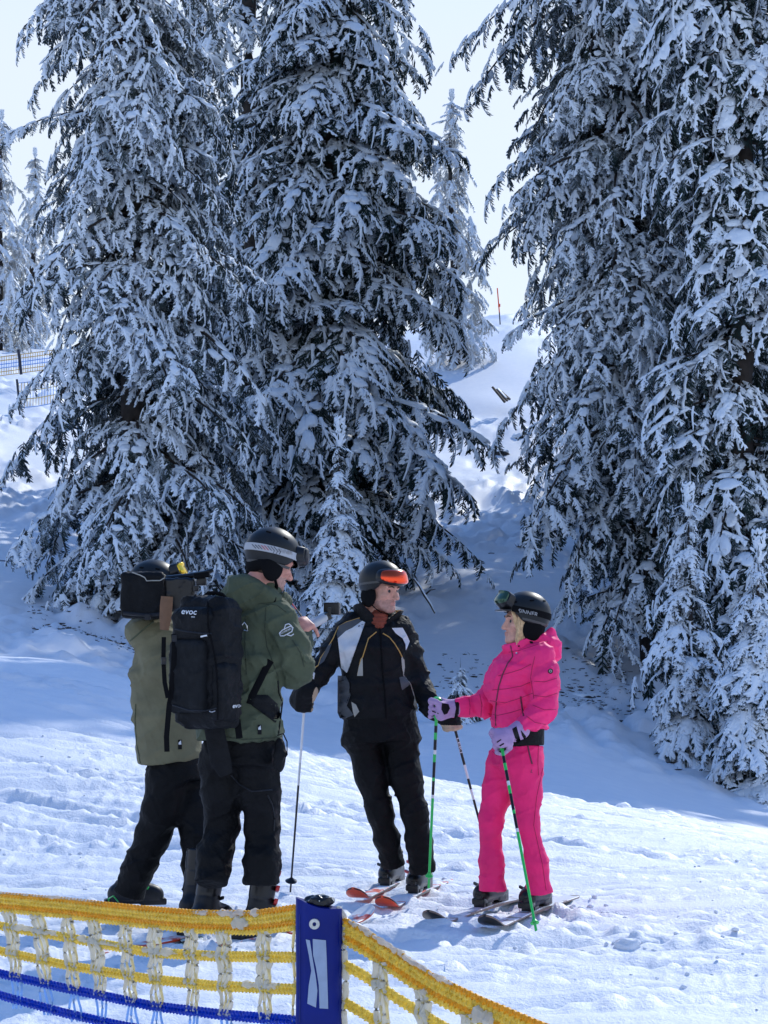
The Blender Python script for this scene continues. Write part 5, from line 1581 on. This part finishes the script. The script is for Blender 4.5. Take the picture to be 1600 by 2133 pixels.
# ---- the camera operator at the left ----------------------------------------------
def build_second_operator():
    Y0 = 11.2
    J = lambda px, py, dy=0.0: W(px, py, Y0 + dy)
    f = nz(np.array((.85, .52, 0))); right = np.array((f[1], -f[0], 0))
    g1, g2 = G(270, 1893), G(408, 1925)
    op = empty('person', (g1 + g2) / 2)
    tag(op, 'person in olive jacket at the far left carrying a black camera rig', 'person', 'film crew in olive jackets')
    make_boot(op, g1 + (0, 0, .02), nz(np.array((.95, .25, 0))), M_PLASTG, M_PLASTB, M_GREEN, lean=.04, top=.12)
    make_boot(op, g2 + (0, 0, .035), nz(np.array((.4, .9, 0))), M_PLASTG, M_PLASTB, M_PLASTG, lean=.05)
    MB().tube([W(228, 1895, Y0 - .06), W(226, 1872, Y0 - .06), W(236, 1866, Y0 - .07), W(246, 1878, Y0 - .07), W(244, 1896, Y0 - .07)], .008, 6, flat=.4).build('heel_strap', [M_GREEN], op)
    trousers(op, M_BLACKP, J(362, 1560), .158, .135, right,
             [([J(345, 1628, -.06), J(338, 1685, -.06), J(318, 1742, -.02), J(290, 1805, .0), J(268, 1866, .02)], [.104, .092, .082, .076, .080]),
              ([J(392, 1625, .06), J(404, 1690, .0), J(412, 1745, -.04), J(412, 1800, -.06), J(412, 1862, -.06)], [.104, .090, .080, .074, .076])], folds=.0042, seed=14.0, h=.0085)
    ch = [J(354, 1588), J(348, 1490), J(342, 1400), J(338, 1320)]
    ar = [J(312, 1330, -.12), J(340, 1390, -.16), J(385, 1430, -.14), J(425, 1380, .05)]
    def jk(P):
        d = ecap(P, ch[0], ch[1], .185, .165, .185, .170, right)
        d = smin(d, ecap(P, ch[1], ch[2], .185, .170, .185, .172, right), .05)
        d = smin(d, ecap(P, ch[2], ch[3], .185, .172, .160, .120, right), .06)
        d = smin(d, cap(P, J(320, 1325, -.10), J(350, 1325, .12), .090, .085), .06)
        d = smin(d, cap(P, J(330, 1310, .0), J(325, 1275, .0), .12, .09), .06)
        d = smin(d, ell(P, J(300, 1315, -.05), (.095, .12, .075)), .05)
        fold = .004 * np.sin((P[:, 2] * 1.0 - .8 * P[:, 0]) * 2 * math.pi / .13 + 5 * n3(P * 4))
        d = smin(d, chain(P, ar, [.088, .085, .080, .055], .04) - fold, .04)
        d = d - .012 * np.exp(-((P[:, 2] - J(340, 1462)[2]) / .03) ** 2) * sstep(J(330, 1400)[0], J(290, 1400)[0], P[:, 0])
        e = (P[:, 2] - ch[0][2]) - .16 * (P[:, 0] - ch[0][0])
        d = smax(d, -e, .014)
        return d - soft_folds(P + 15, .0036, .8)
    lo, hi = bbox(ch + ar + [J(330, 1260)], .20)
    jacket = sdf_mesh('jacket', jk, lo, hi, .0085, [M_OLIVE], op)
    hc = J(322, 1232, .02); R = frame(np.array((.9, .3, -.05)))
    make_head(op, hc, R, M_SKINR, neck=.10)
    hel = make_helmet(op, hc, R, sc=1.0)
    goggle(hc, R, .95, .070, .145, .050, M_YELLOWL, M_PLASTB, hel, sc=1.0, tilt=.3)
    bv = bvh_of(jacket)
    cx, cy = 375, 1548
    patch_px('hem_label', [(cx - 4, cy - 7), (cx + 4, cy - 7), (cx + 4, cy + 13), (cx - 4, cy + 13)], bv, M_BLACK, jacket, fine=5)
    patch_px('hem_label_mark', [(cx - 3, cy + 3), (cx - 3, cy - 1), (cx + 2, cy - 6), (cx + 3, cy + 3)], bv, M_WHITEF, jacket, off=.006, fine=3)
    Z = lambda x, y: (200 + x / 3.0769, 1080 + y / 3.0769)
    line_px('hood_seam', [Z(*p) for p in ((205, 795), (260, 750), (310, 705), (370, 660))], bv, M_OLIVE2, jacket, .004)
    line_px('side_seam', [Z(*p) for p in ((255, 1190), (250, 1300), (262, 1450), (285, 1570))], bv, M_OLIVE2, jacket, .003)
    # shoulder camera rig
    cr = empty('camera_rig', W(330, 1288, Y0 - .26)); tag(cr, 'black shoulder camera rig with brown strap at the far left', 'camera')
    Y1 = Y0 - .24
    def bag(P):
        d = rbox(P, W(300, 1241, Y1), (.108, .10, .115), .022)
        return d - soft_folds(P, .004)
    bg = sdf_mesh('battery_bag', bag, W(300, 1241, Y1) - .2, W(300, 1241, Y1) + .2, 0.0085, [M_BLACK], cr)
    sdf_mesh('camera_body', lambda P: rbox(P, W(374, 1240, Y1 + .06), (.085, .10, .085), .015) - soft_folds(P, .003), W(374, 1240, Y1) - .2, W(374, 1240, Y1) + .25, 0.0085, [M_PLASTB], cr)
    b = MB(); b.tube([W(346, 1204, Y1), W(390, 1200, Y1), W(425, 1195, Y1), W(444, 1187, Y1)], [.012, .014, .016, .010], 8); b.build('top_handle', [M_PLASTB], cr)
    b = MB(); b.tube([W(405, 1200, Y1 - .03), W(436, 1196, Y1 - .03)], .016, 10); b.build('microphone', [M_FOAM], cr)
    b = MB(); b.box(W(420, 1212, Y1), (.05, .05, .04), bev=.006); b.box(W(408, 1226, Y1 - .04), (.03, .03, .03), bev=.005); b.build('viewfinder', [M_PLASTB], cr)
    MB().tube([W(*Z(x, y), Y1 - .12) for x, y in ((455, 500), (450, 560), (445, 640), (438, 715))], [.030, .032, .030, .022], 8, flat=.2, up=(0, 1, 0)).build('leather_strap', [M_BROWN], cr)
    MB().tube([W(*Z(x, y), Y1 - .11) for x, y in ((230, 345), (280, 362), (312, 378), (325, 400), (360, 398), (410, 398), (440, 380))], .003, 6).build('cable', [M_SILVER], cr)
    MB().tube([W(*Z(x, y), Y1 - .10) for x, y in ((175, 605), (240, 612), (330, 620), (420, 612))], .010, 8).build('base_rail', [M_PLASTG], cr)
    b = MB(); b.box(W(*Z(332, 632), Y1 - .11), (.03, .02, .03), bev=.004); b.build('clamp', [M_PLASTG], cr)
    make_ski('green ski of the person at the far left', g2, np.array((-.06, 1.0, 0)), M_SKI_GR, M_GREEN, M_PLASTB, group='skis of the left camera operator', L0=-.80)
    # thin antenna behind the other operator's shoulder
    a = empty('antenna', W(633, 1290, Y0)); tag(a, 'thin red and dark rod slanting behind the olive jacket by the gimbal', 'rod')
    MB().tube([W(604, 1252, Y0 - .7), W(618, 1270, Y0 - .75)], .004, 6).build('upper_rod', [M_RED], a)
    MB().tube([W(618, 1270, Y0 - .75), W(632, 1290, Y0 - .8)], .005, 6).build('lower_rod', [M_PLASTB], a)
    return op

for _p in ((818, 1846), (876, 1862), (1024, 1891), (1119, 1899), (432, 1950), (545, 1958), (270, 1893), (408, 1925)):
    _g = G(*_p); BOOTS.append((_g[0], _g[1]))
build_man()
build_woman()
build_operator()
build_second_operator()
# ------------------------------------------------------------------ the safety net in front
M_NETY = mat('yellow_net_cord', (0.98, 0.78, 0.14), 0.35, var=0.25, var_scale=90, spec=0.5)
M_NETO = mat('orange_net_cord', (0.92, 0.56, 0.030), 0.42, var=0.25, var_scale=90, spec=0.5)
M_NETB = mat('blue_net_cord', (0.010, 0.055, 0.50), 0.4, var=0.3, var_scale=90, spec=0.5)
M_CORD = mat('cream_net_cord', (0.72, 0.64, 0.38), 0.6, var=0.2, var_scale=60)
M_CORDB = mat('pale_blue_net_cord', (0.30, 0.45, 0.72), 0.6, var=0.2, var_scale=60)
def glow_through(m, color, fac):
    """let part of the light pass through thin woven nylon or frost"""
    n, l = m.node_tree.nodes, m.node_tree.links
    out = [q for q in n if q.type == 'OUTPUT_MATERIAL'][0]; b = n['Principled BSDF']
    t = n.new('ShaderNodeBsdfTranslucent'); t.inputs['Color'].default_value = (*color, 1)
    x = n.new('ShaderNodeMixShader'); x.inputs[0].default_value = fac
    l.new(b.outputs[0], x.inputs[1]); l.new(t.outputs[0], x.inputs[2]); l.new(x.outputs[0], out.inputs['Surface'])
glow_through(M_NETY, (1.0, 0.84, 0.18), .45); glow_through(M_NETO, (1.0, 0.62, 0.05), .45); glow_through(M_NETB, (0.03, 0.14, 0.9), .35)
glow_through(M_CORD, (0.95, 0.85, 0.50), .5); glow_through(M_CORDB, (0.5, 0.7, 1.0), .5); glow_through(M_FROST, (0.95, 0.92, 0.82), .5)
def vinyl():
    return mat('blue_vinyl', (0.0015, 0.010, 0.170), 0.38, spec=0.22, var=0.12, var_scale=14, bump=0.35, bump_scale=16)
YL = lambda px: 3.30 + (617 - px) / 617 * 0.90
YR = lambda px: 3.30 - (px - 715) / 400 * 0.36
def dense(pts, Yf, step=3.0):
    """resample a picture polyline and place it at its depth"""
    pts = np.array(pts, float)
    s = np.r_[0, np.cumsum(np.linalg.norm(np.diff(pts, axis=0), axis=1))]
    # smooth interpolation
    n = int(s[-1] / step) + 2; u = np.linspace(0, s[-1], n)
    x = np.interp(u, s, pts[:, 0]); y = np.interp(u, s, pts[:, 1])
    k = max(3, int(40 / step)); ker = np.hanning(k + 2)[1:-1]; ker /= ker.sum()
    yp = np.convolve(np.pad(y, k, mode='reflect', reflect_type='odd'), ker, 'same')[k:-k]
    return np.array([W(a, b, Yf(a)) for a, b in zip(x, yp)])
def corded(name, P, rows, spread, r, parent, mats, period=.0062, seed=0):
    """a woven band: parallel cords, beaded like knitted stitches, rows spread vertically"""
    s = np.r_[0, np.cumsum(np.linalg.norm(np.diff(P, axis=0), axis=1))]
    n = int(s[-1] / (period / 3.5)); u = np.linspace(0, s[-1], n)
    C = np.stack([np.interp(u, s, P[:, k]) for k in range(3)], 1)
    mb = MB(); rr = np.random.RandomState(seed)
    for k in range(rows):
        off = (k - (rows - 1) / 2) * spread / max(1, rows - 1) if rows > 1 else 0
        ph = 2 * math.pi * u / period + k * math.pi + .6 * np.interp(u, np.linspace(0, s[-1], 30), rr.normal(0, 1, 30))
        Q = C.copy(); Q[:, 2] += off + .0010 * np.sin(ph * .5); Q[:, 1] += -.0012 * np.cos(ph)
        mb.tube(Q, r * (1 + .30 * np.sin(ph)), 5, m=k % len(mats))
    return mb.build(name, mats, parent)
def lumpy(pts, r, sides=9, seed=0, amp=.45, freq=120.0):
    """frost grown round a cord"""
    pts = np.asarray(pts, float)
    s = np.r_[0, np.cumsum(np.linalg.norm(np.diff(pts, axis=0), axis=1))]
    n = max(6, int(s[-1] / .0035)); u = np.linspace(0, s[-1], n)
    C = np.stack([np.interp(u, s, pts[:, k]) for k in range(3)], 1)
    rr = (np.interp(u, s, r) if not np.isscalar(r) else np.full(n, r))
    mb = MB(); mb.tube(C, rr, sides)
    V = np.array(mb.v); cen = np.repeat(C, sides, 0)
    d = V - cen
    k = 1 + amp * n3(V * freq + seed) + .3 * amp * n3(V * freq * 2.3 + seed)
    mb.v = [tuple(x) for x in cen + d * k[:, None]]
    return mb
def build_net():
    top_l = [(-420, 1824), (-130, 1862), (0, 1879), (135, 1891), (270, 1907), (395, 1919), (525, 1923), (617, 1911)]
    top_r = [(715, 1937), (760, 1962), (820, 2003), (900, 2056), (1000, 2105), (1110, 2152), (1180, 2180)]
    GN = 'sections of the near safety net'
    net = empty('safety_net', W(300, 2160, 3.75)); tag(net, 'yellow and blue frosted safety net left of the blue post', 'safety net', GN)
    netr = empty('safety_net', W(950, 2160, 3.1)); tag(netr, 'yellow frosted safety net sloping down right of the blue post', 'safety net', GN)
    corded('top_band', dense(top_l, YL), 5, .0290, .0046, net, [M_NETY, M_NETO, M_NETY])
    corded('top_band', dense(top_r, YR), 5, .0310, .0048, netr, [M_NETY, M_NETO, M_NETY], seed=3)
    s2 = [(-420, 1852), (-130, 1905), (0, 1929), (135, 1952), (315, 1985), (450, 1992), (617, 1994)]
    s3 = [(-420, 1882), (-130, 1950), (0, 1981), (135, 2010), (315, 2040), (450, 2054), (617, 2061)]
    b1 = [(-420, 1922), (-130, 1995), (0, 2028), (135, 2058), (315, 2095), (450, 2112), (617, 2127)]
    b2 = [(-420, 1948), (-130, 2032), (0, 2073), (135, 2110), (250, 2136), (400, 2162)]
    for nm, l, mm, sd in (('yellow_strand', s2, [M_NETY], 5), ('yellow_strand', s3, [M_NETY], 6), ('blue_strand', b1, [M_NETB], 7), ('blue_strand', b2, [M_NETB], 8)):
        corded(nm, dense(l, YL), 2, .0072, .0044, net, mm, seed=sd)
    r2 = [(715, 2008), (760, 2033), (820, 2075), (900, 2125), (960, 2160)]
    r3 = [(715, 2086), (760, 2113), (810, 2145), (850, 2170)]
    for l, sd in ((r2, 11), (r3, 12)):
        corded('yellow_strand', dense(l, YR), 2, .0075, .0046, netr, [M_NETY], seed=sd)
    def ylev(line, x):
        a = np.array(line, float); return float(np.interp(x, a[:, 0], a[:, 1]))
    rr = np.random.RandomState(9)
    def vertical(x, lines, Yf, parent, lean, frost, blue_from):
        pts = []; py0 = None
        for k, ln in enumerate(lines):
            xx = x + lean * k
            pts.append((xx, ylev(ln, xx) + (20 if k == 0 else 0)))
        pts.append((pts[-1][0] + lean, pts[-1][1] + 75))
        for c in range(3):
            P, mi = [], []
            for i in range(len(pts) - 1):
                for u in np.linspace(0, 1, 9)[:-1]:
                    xx = pts[i][0] * (1 - u) + pts[i + 1][0] * u + (c - 1) * (10.5 - 2.5 * abs(2 * u - 1)) + 3 * math.sin(u * 5 + c + x)
                    P.append(W(xx, pts[i][1] * (1 - u) + pts[i + 1][1] * u, Yf(xx) - .002 * c))
            k = 8 * blue_from
            o = MB()
            o.tube(P[:k + 1], .0024, 6, m=0)
            if len(P) > k + 1: o.tube(P[k:], .0024, 6, m=1)
            o.build('mesh_cord', [M_CORD, M_CORDB], parent)
        for i in range(min(len(pts) - 1, blue_from)):
            f = frost * (1.0 if i < 2 else .35) * rr.uniform(.55, 1.25)
            if f < .2: continue
            for c in (-1, 0, 1):
                Q, R_ = [], []
                for u in np.linspace(.0, 1.0, 10):
                    xx = pts[i][0] * (1 - u) + pts[i + 1][0] * u + c * (10.0 - 2.5 * abs(2 * u - 1)) + 3 * math.sin(u * 5 + x)
                    Q.append(W(xx, pts[i][1] * (1 - u) + pts[i + 1][1] * u, Yf(xx)))
                    R_.append((.0026 + .0026 * f) * (1.35 - .50 * math.sin(math.pi * u)) * (.7 if c == 0 else 1))
                lumpy(Q, R_, seed=x * .1 + c + i, amp=.40, freq=90.0).build('frost', [M_FROST], parent)
    for i, (x, fr) in enumerate(((-390, .9), (-335, .8), (-278, .9), (-220, .8), (-162, .9), (-105, .9), (-48, .8), (18, 1.0), (79, .9), (140, .9), (194, .9), (259, .95), (322, .9), (396, .8), (464, 1.05), (548, 1.15))):
        vertical(x, [top_l, s2, s3, b1], YL, net, 5.0 if x < 300 else 2.0, fr, 3)
    for x, fr in ((793, 1.1), (879, 1.2), (975, 1.2), (1070, 1.0)):
        vertical(x, [top_r, [(715, 2008), (760, 2033), (820, 2075), (900, 2125), (1000, 2172), (1100, 2210)]], YR, netr, 2, fr, 2)
    # frost sitting on the bands
    def crust(l, Yf, parent, a, b, dz, r, seed):
        P = dense(l, Yf, 4.0)
        P = P[int(len(P) * a):int(len(P) * b)] + (0, -.002, dz)
        e = np.linspace(0, 1, len(P)); lumpy(P, r * np.minimum(1, 6 * np.minimum(e, 1 - e) + .15) * (.8 + .4 * n2(e * 14 + seed, e * 0 + seed)), sides=8, seed=seed, amp=.6).build('frost', [M_FROST], parent)
    crust(top_l, YL, net, .78, .95, .015, .0060, 1); crust(top_l, YL, net, .32, .62, .017, .0034, 2); crust(top_l, YL, net, .875, .91, .0, .0125, 3)
    crust(top_r, YR, netr, .0, .55, .0165, .0050, 4); crust(top_r, YR, netr, .60, .70, -.006, .0120, 5)
    for k, (a, b) in enumerate(((.43, .54), (.56, .66), (.69, .77), (.81, .86))):
        crust(s2, YL, net, a, b, .0025, .0060, 20 + k)
    crust(s3, YL, net, .88, .98, .004, .0055, 31)
    # edge cords at the post
    for x, par, Yf in ((612, net, YL), (719, netr, YR)):
        Q = [W(x + 2 * math.sin(y * .05), y, Yf(x)) for y in range(1925, 2180, 12)]
        MB().tube(Q, .0025, 6).build('edge_cord', [M_CORD], par)
        if x > 700: lumpy(Q, .0050, seed=7).build('frost', [M_FROST], par)
    # post with its printed sleeve
    post = empty('fence_post', (W(665, 2133, 3.3)[0], 3.3, 0.0)); tag(post, 'blue vinyl covered fence post holding the safety net', 'post')
    cx = W(665, 1900, 3.3)[0]
    zt = W(665, 1884, 3.3)[2]
    V, Fc = [], []
    zs = np.concatenate([[0.0], np.linspace(zt - .35, zt, 46)]); n = 44
    for i, z in enumerate(zs):
        for k in range(n):
            a = 2 * math.pi * k / n; ca, sa = math.cos(a), math.sin(a); e = 2 / 2.6
            wv = .0352 * (1 + .012 * math.sin(z * 37)); dv = .017
            x = cx + wv * math.copysign(abs(ca) ** e, ca); y = 3.3 + dv * math.copysign(abs(sa) ** e, sa)
            zz = z + (-.0085 * (x - cx) / .035 - .003 * math.cos((x - cx) / .035 * 2.6)) * (i == len(zs) - 1)
            y += .0022 * float(n3(np.array([[x * 26, z * 9 + 3, 1.7]]))[0]) * 1.6
            if sa < 0: y += .0035 * math.exp(-((x - cx + .026) / .004) ** 2)
            V.append((x, y, zz))
    for i in range(len(zs) - 1):
        for k in range(n): Fc.append((i * n + k, i * n + (k + 1) % n, (i + 1) * n + (k + 1) % n, (i + 1) * n + k))
    Fc.append(tuple((len(zs) - 1) * n + k for k in range(n)))
    sl = MB().add(V, Fc).build('sleeve', [vinyl()], post)
    bv = bvh_of(sl)
    strip = mat('pale_sticker', (0.30, 0.37, 0.52), 0.5, var=.08, var_scale=60)
    Z = lambda x, y: (560 + x / 2.6667, 1820 + y / 2.6667)
    patch_px('sticker', [Z(*p) for p in ((244, 363), (317, 370), (322, 480), (330, 751), (282, 748), (278, 620), (262, 520), (246, 450))], bv, strip, post, off=.0012, fine=8)
    patch_px('sticker', [Z(*p) for p in ((205, 365), (228, 370), (243, 470), (262, 580), (270, 650), (262, 744), (214, 722), (222, 620), (236, 540), (222, 450))], bv, strip, post, off=.0012, fine=8)
    # grommet
    gc = hit(bv, 655, 1925, .001); V, Fc = [], []
    for j, (r_, y_) in enumerate(((.0028, .0), (.0030, -.0016), (.0050, -.0024), (.0078, -.0016), (.0082, .001))):
        V += [gc + (r_ * math.cos(2 * math.pi * k / 20), y_, r_ * math.sin(2 * math.pi * k / 20)) for k in range(20)]
    Fc = [(j * 20 + k, j * 20 + (k + 1) % 20, (j + 1) * 20 + (k + 1) % 20, (j + 1) * 20 + k) for j in range(4) for k in range(20)]
    MB().add(V, Fc).build('grommet', [mat('worn_metal', (.55, .55, .53), .4, metallic=.5, var=.15, var_scale=200)], post)
    for x in (624, 708):
        MB().tube([hit(bv, x, y, .0005) for y in range(1905, 2133, 8) if hit(bv, x, y) is not None], .0009, 4).build('seam', [mat('dark_blue_thread', (.004, .015, .16), .6)], post)
    pc = W(664, 1878, 3.3)
    def capf(P):
        d = ell(P, pc, (.0235, .0175, .0095))
        return d - .0035 * n3(P * 120) - .0015 * n3(P * 260)
    sdf_mesh('pole_cap', capf, pc - .04, pc + .04, .0018, [M_PLASTB, M_FROST], post, lambda p, n_: np.where((n_[:, 2] > .55) & (n3(p * 90) > -.25), 1, 0))
    lumpy([W(x, y, 3.3) for x, y in ((700, 1892), (708, 1896), (715, 1904), (717, 1925))], [.004, .006, .0065, .004], seed=4).build('frost', [M_FROST], post)
build_net()

# ------------------------------------------------------------------ far away things
def far_post(px, y0, y1, Y, name, label, cat, m0, m1, split, r=.03, group=None, lean=0):
    root = empty(name, W(px + lean, y1, Y)); tag(root, label, cat, group)
    ym = y0 + (y1 - y0) * split
    MB().tube([W(px, y0, Y), W(px + lean * split, ym, Y)], r, 8).build('upper_part', [m0], root)
    MB().tube([W(px + lean * split, ym, Y), W(px + lean, y1 + 8, Y)], r, 8).build('lower_part', [m1], root)
    return root
M_DARKP = mat('dark_post_paint', (0.02, 0.025, 0.05), 0.5)
fpole = far_post(1036, 600, 682, 91, 'piste_marker', 'thin orange and black marker pole on the sunlit ridge in the gap', 'marker pole', M_ORANGE, M_DARKP, .62, .026, lean=7)
MB().box(W(1040, 636, 90.9), (.10, .05, .14), bev=.02).build('marker_disc', [M_ORANGE], fpole)
far_post(38, 728, 772, 70, 'net_post', 'dark post of the far net at the left edge', 'post', M_DARKP, M_DARKP, .5, .05, 'far net posts', lean=6)
far_post(35, 790, 856, 64, 'net_post', 'thin dark post on the sunlit slope at the left edge', 'post', M_DARKP, M_DARKP, .5, .035, 'far net posts', lean=7)
def far_net(name, label, a, b, h, Ya, Yb, bands, nv):
    root = empty(name, (W(*a, Ya) + W(*b, Yb)) / 2); tag(root, label, 'safety net', 'far safety nets')
    A, B = W(*a, Ya), W(*b, Yb)
    for k, m in enumerate(bands):
        z = h * (1 - k / (len(bands) - 1))
        MB().tube([A + (0, 0, z), (A + B) / 2 + (0, 0, z - .03), B + (0, 0, z)], .014, 4).build('net_strand', [m], root)
    for half in (0, 1):
        mb = MB()
        for i in range(nv):
            u = (i + .5) / nv; p = A * (1 - u) + B * u
            z0, z1 = ((.30, .66) if half else (0, .30)) if True else (0, 1)
            if half: mb.tube([p + (0, 0, h * .33), p + (0, 0, h * .70)], .010, 4)
            else: mb.tube([p, p + (0, 0, h * .33)], .010, 4); mb.tube([p + (0, 0, h * .70), p + (0, 0, h)], .010, 4)
        tag(mb.build('net_mesh', [M_CORDB if half else M_NETYF], root), kind='stuff')
M_NETYF = mat('far_yellow_net', (0.75, 0.52, 0.16), 0.6)
far_net('safety_net', 'far yellow and blue safety net on posts at the upper left', (-120, 795), (110, 768), .62, 70, 71, [M_NETYF, M_NETYF, M_CORDB, M_CORDB, M_NETYF, M_NETYF], 46)
far_net('safety_net', 'pale second net below the yellow and blue one at the upper left', (35, 850), (120, 838), .75, 64, 65, [M_CORDB, M_CORD, M_CORD, M_CORDB], 14)
# rope across the slope
rp = [W(x, 1168 + 2 * math.sin(x * .02), 44) for x in range(-60, 90, 10)]
tag(MB().tube(rp, .012, 6).build('rope', [M_DARKP]), 'thin dark rope stretched across the snow at the left edge', 'rope')
# dark timber in the gap
tb = empty('timber_pile', on_ground(1045, 77)); tag(tb, 'dark weathered planks leaning in the snow in the gap', 'planks')
M_WOOD = mat('weathered_wood', (0.075, 0.060, 0.048), 0.85, var=.4, var_scale=8)
for k in range(3):
    a, b = W(1026 + 9 * k, 806 + 5 * k, 77 + .3 * k), W(1052 + 5 * k, 838 - 3 * k, 76.8 + .3 * k)
    d = nz(b - a)
    MB().box((a + b) / 2, (np.linalg.norm(b - a), .12, .07), frame(d), bev=.01).build('plank', [M_WOOD], tb)
    if k in (1, 3): MB().box((a + b) / 2 + (0, .02, .07), (np.linalg.norm(b - a) * .8, .14, .05), frame(d), bev=.02).build('snow_layer', [M_SNOWCAP], tb)
# fallen branch, stones
fb = [W(x, y, 41.5) for x, y in ((862, 1206), (874, 1222), (884, 1240), (896, 1258), (906, 1278))]
br = empty('fallen_branch', fb[-1]); tag(br, 'snow dusted fallen branch to the right of the helmet of the man', 'branch')
MB().tube(fb, [.014, .022, .026, .022, .014], 7).build('stem', [M_BARK], br)
MB().tube([p + (0, -.005, .026) for p in fb], [.006, .018, .022, .018, .006], 6).build('snow_layer', [M_SNOWCAP], br)
MB().tube([fb[2], fb[2] + (.12, 0, .10), fb[2] + (.22, 0, .12)], [.02, .015, .005], 5).build('twig', [M_BARK], br)
M_ROCK = mat('dark_rock', (0.035, 0.032, 0.034), 0.9, var=.4, var_scale=6, bump=.6, bump_scale=12)
for px, py, Y, r_, lab in ((1086, 880, 74, .30, 'dark rock under a cap of snow in the gap'), (1046, 911, 72, .22, 'small dark rock half buried in the gap'), (1262, 1336, 44.0, .30, 'dark rock beside the bare trunk'), (1215, 1432, 40, .22, 'low dark rock in the snow right of the pink hood')):
    c = on_ground((px), Y); 
    rk = empty('rock', c); tag(rk, lab, 'rock', 'rocks showing through the snow')
    sdf_mesh('stone', lambda P: ell(P, c + (0, 0, -.02), (r_ * 1.3, r_, r_ * .50)) - .12 * r_ * 2 * n3(P * (1.6 / r_)) , c - r_ * 2, c + r_ * 2, r_ / 9, [M_ROCK], rk)
    sdf_mesh('snow_cap', lambda P: ell(P, c + (0, .1 * r_, -.02 + r_ * .36), (r_ * 1.15, r_ * .95, r_ * .38)) - .10 * r_ * 2 * n3(P * (1.8 / r_) + 4), c - r_ * 2, c + r_ * 2, r_ / 9, [M_SNOWCAP], rk)
# heather and roots poking through the thin snow
def scrub():
    r = np.random.RandomState(77); V, Fc = [], []
    bm = bmesh.new(); bmesh.ops.create_icosphere(bm, subdivisions=1, radius=1); ico = np.array([v.co[:] for v in bm.verts]); icf = np.array([[v.index for v in f.verts] for f in bm.faces]); bm.free()
    zones = [(60, 330, 36, 41, 170), (900, 1060, 38, 43, 60), (1165, 1345, 36.5, 44, 260), (1380, 1600, 33, 38, 70), (600, 830, 36, 42, 60), (840, 1100, 50, 68, 16)]
    pl_ = [(r.uniform(x0, x1), r.uniform(ya, yb)) for x0, x1, ya, yb, n in zones for i in range(n)]
    qa = np.array(pl_); zz_ = ground_h((qa[:, 0] - 800) / F_PX * qa[:, 1], qa[:, 1]); cnt_ = 0
    for _one in (0,):
        for px, Y in pl_:
            x = (px - 800) / F_PX * Y; z = zz_[cnt_]; cnt_ += 1
            s = r.uniform(.4, 1.0) * (1 if Y < 50 else 1.4)
            a = r.uniform(.018, .055) * s
            v = ico * np.array((a * r.uniform(.8, 2.0), a * .8, a * r.uniform(.25, .5))) * (1 + .35 * r.normal(0, 1, (len(ico), 1)))
            b = len(V); V += list(v + (x, Y, z + .004)); Fc += [tuple(f + b) for f in icf]
            for k in range(r.randint(0, 4)):
                q_ = r.uniform(0, 6.28); l = r.uniform(.03, .09) * s
                p = np.array((x + r.normal(0, .05 * s), Y, z)); q = p + np.array((math.cos(q_) * l, math.sin(q_) * l, r.uniform(.03, .08) * s))
                w = np.array((.005, 0, .003)) * s; b = len(V)
                V += [p - w, p + w, q]; Fc += [(b, b + 1, b + 2)]
    tag(mesh_np('ground_scrub', V, Fc, [mat('heather', (0.040, 0.033, 0.028), .9, var=.4, var_scale=5)], smooth=True), 'dark heather and roots poking through thin snow under the trees', 'scrub', kind='stuff')
scrub()
# loose snow clods on the piste
def crumbs():
    r = np.random.RandomState(31)
    bm = bmesh.new(); bmesh.ops.create_icosphere(bm, subdivisions=1, radius=1); ico = np.array([v.co[:] for v in bm.verts]); icf = np.array([[v.index for v in f.verts] for f in bm.faces]); bm.free()
    bm = bmesh.new(); bmesh.ops.create_icosphere(bm, subdivisions=3, radius=1); ic2 = np.array([v.co[:] for v in bm.verts]); if2 = np.array([[v.index for v in f.verts] for f in bm.faces]); bm.free()
    pts = []
    for i in range(560):
        Y = 8 + 14 * r.rand() ** 1.3; x = r.uniform(-.19, .19) * Y
        if fbm2(np.array([x * .7 + 4.2]), np.array([Y * .45 + 8.8]), 3)[0] < r.uniform(-.5, .7): continue
        pts.append((x, Y, r.gamma(2.0, .0038) + .003))
    for bx, by in BOOTS:
        for i in range(26): pts.append((bx + r.normal(0, .24), by + r.normal(0, .32), r.gamma(2.0, .0042) + .003))
    for gx, gy, n, sp in ((1330, 1965, 12, .10), (1440, 1945, 8, .15), (1360, 1905, 10, .2), (1200, 1885, 12, .15)):
        c = G(gx, gy)
        for i in range(n): pts.append((c[0] + r.normal(0, sp), c[1] + r.normal(0, sp), r.gamma(2.0, .006) + .004))
    P = np.array(pts)
    P[:, 2] = np.minimum(P[:, 2], .017)
    Z = ground_h(P[:, 0], P[:, 1])
    VV, FF = [], []; off = 0
    for (x, y, s), z in zip(P, Z):
        v = ico * (s * r.uniform(.7, 1.3, 3)) * (1 + .18 * r.normal(0, 1, (len(ico), 1)))
        VV.append(v * (1, 1, .7) + (x, y, z + s * .1)); FF.append(icf + off); off += len(ico)
    for gx, gy, s in ((1322, 1962, .075), (1345, 1957, .050), (1306, 1968, .045)):
        c = G(gx, gy); z = float(ground_h(np.array([c[0]]), np.array([c[1]]))[0])
        v = ic2 * (s * np.array((1.3, 1.0, .75))); v = v * (1 + .38 * n3(ic2 * 1.5 + s * 90) + .16 * n3(ic2 * 4 + s * 50))[:, None]
        VV.append(v + (c[0], c[1], z + s * .2)); FF.append(if2 + off); off += len(ic2)
    tag(mesh_np('snow_clods', np.concatenate(VV), np.concatenate(FF), [M_SNOW]), 'loose crumbs and clods of snow scattered over the piste', 'snow', kind='stuff')
crumbs()
build_ground()
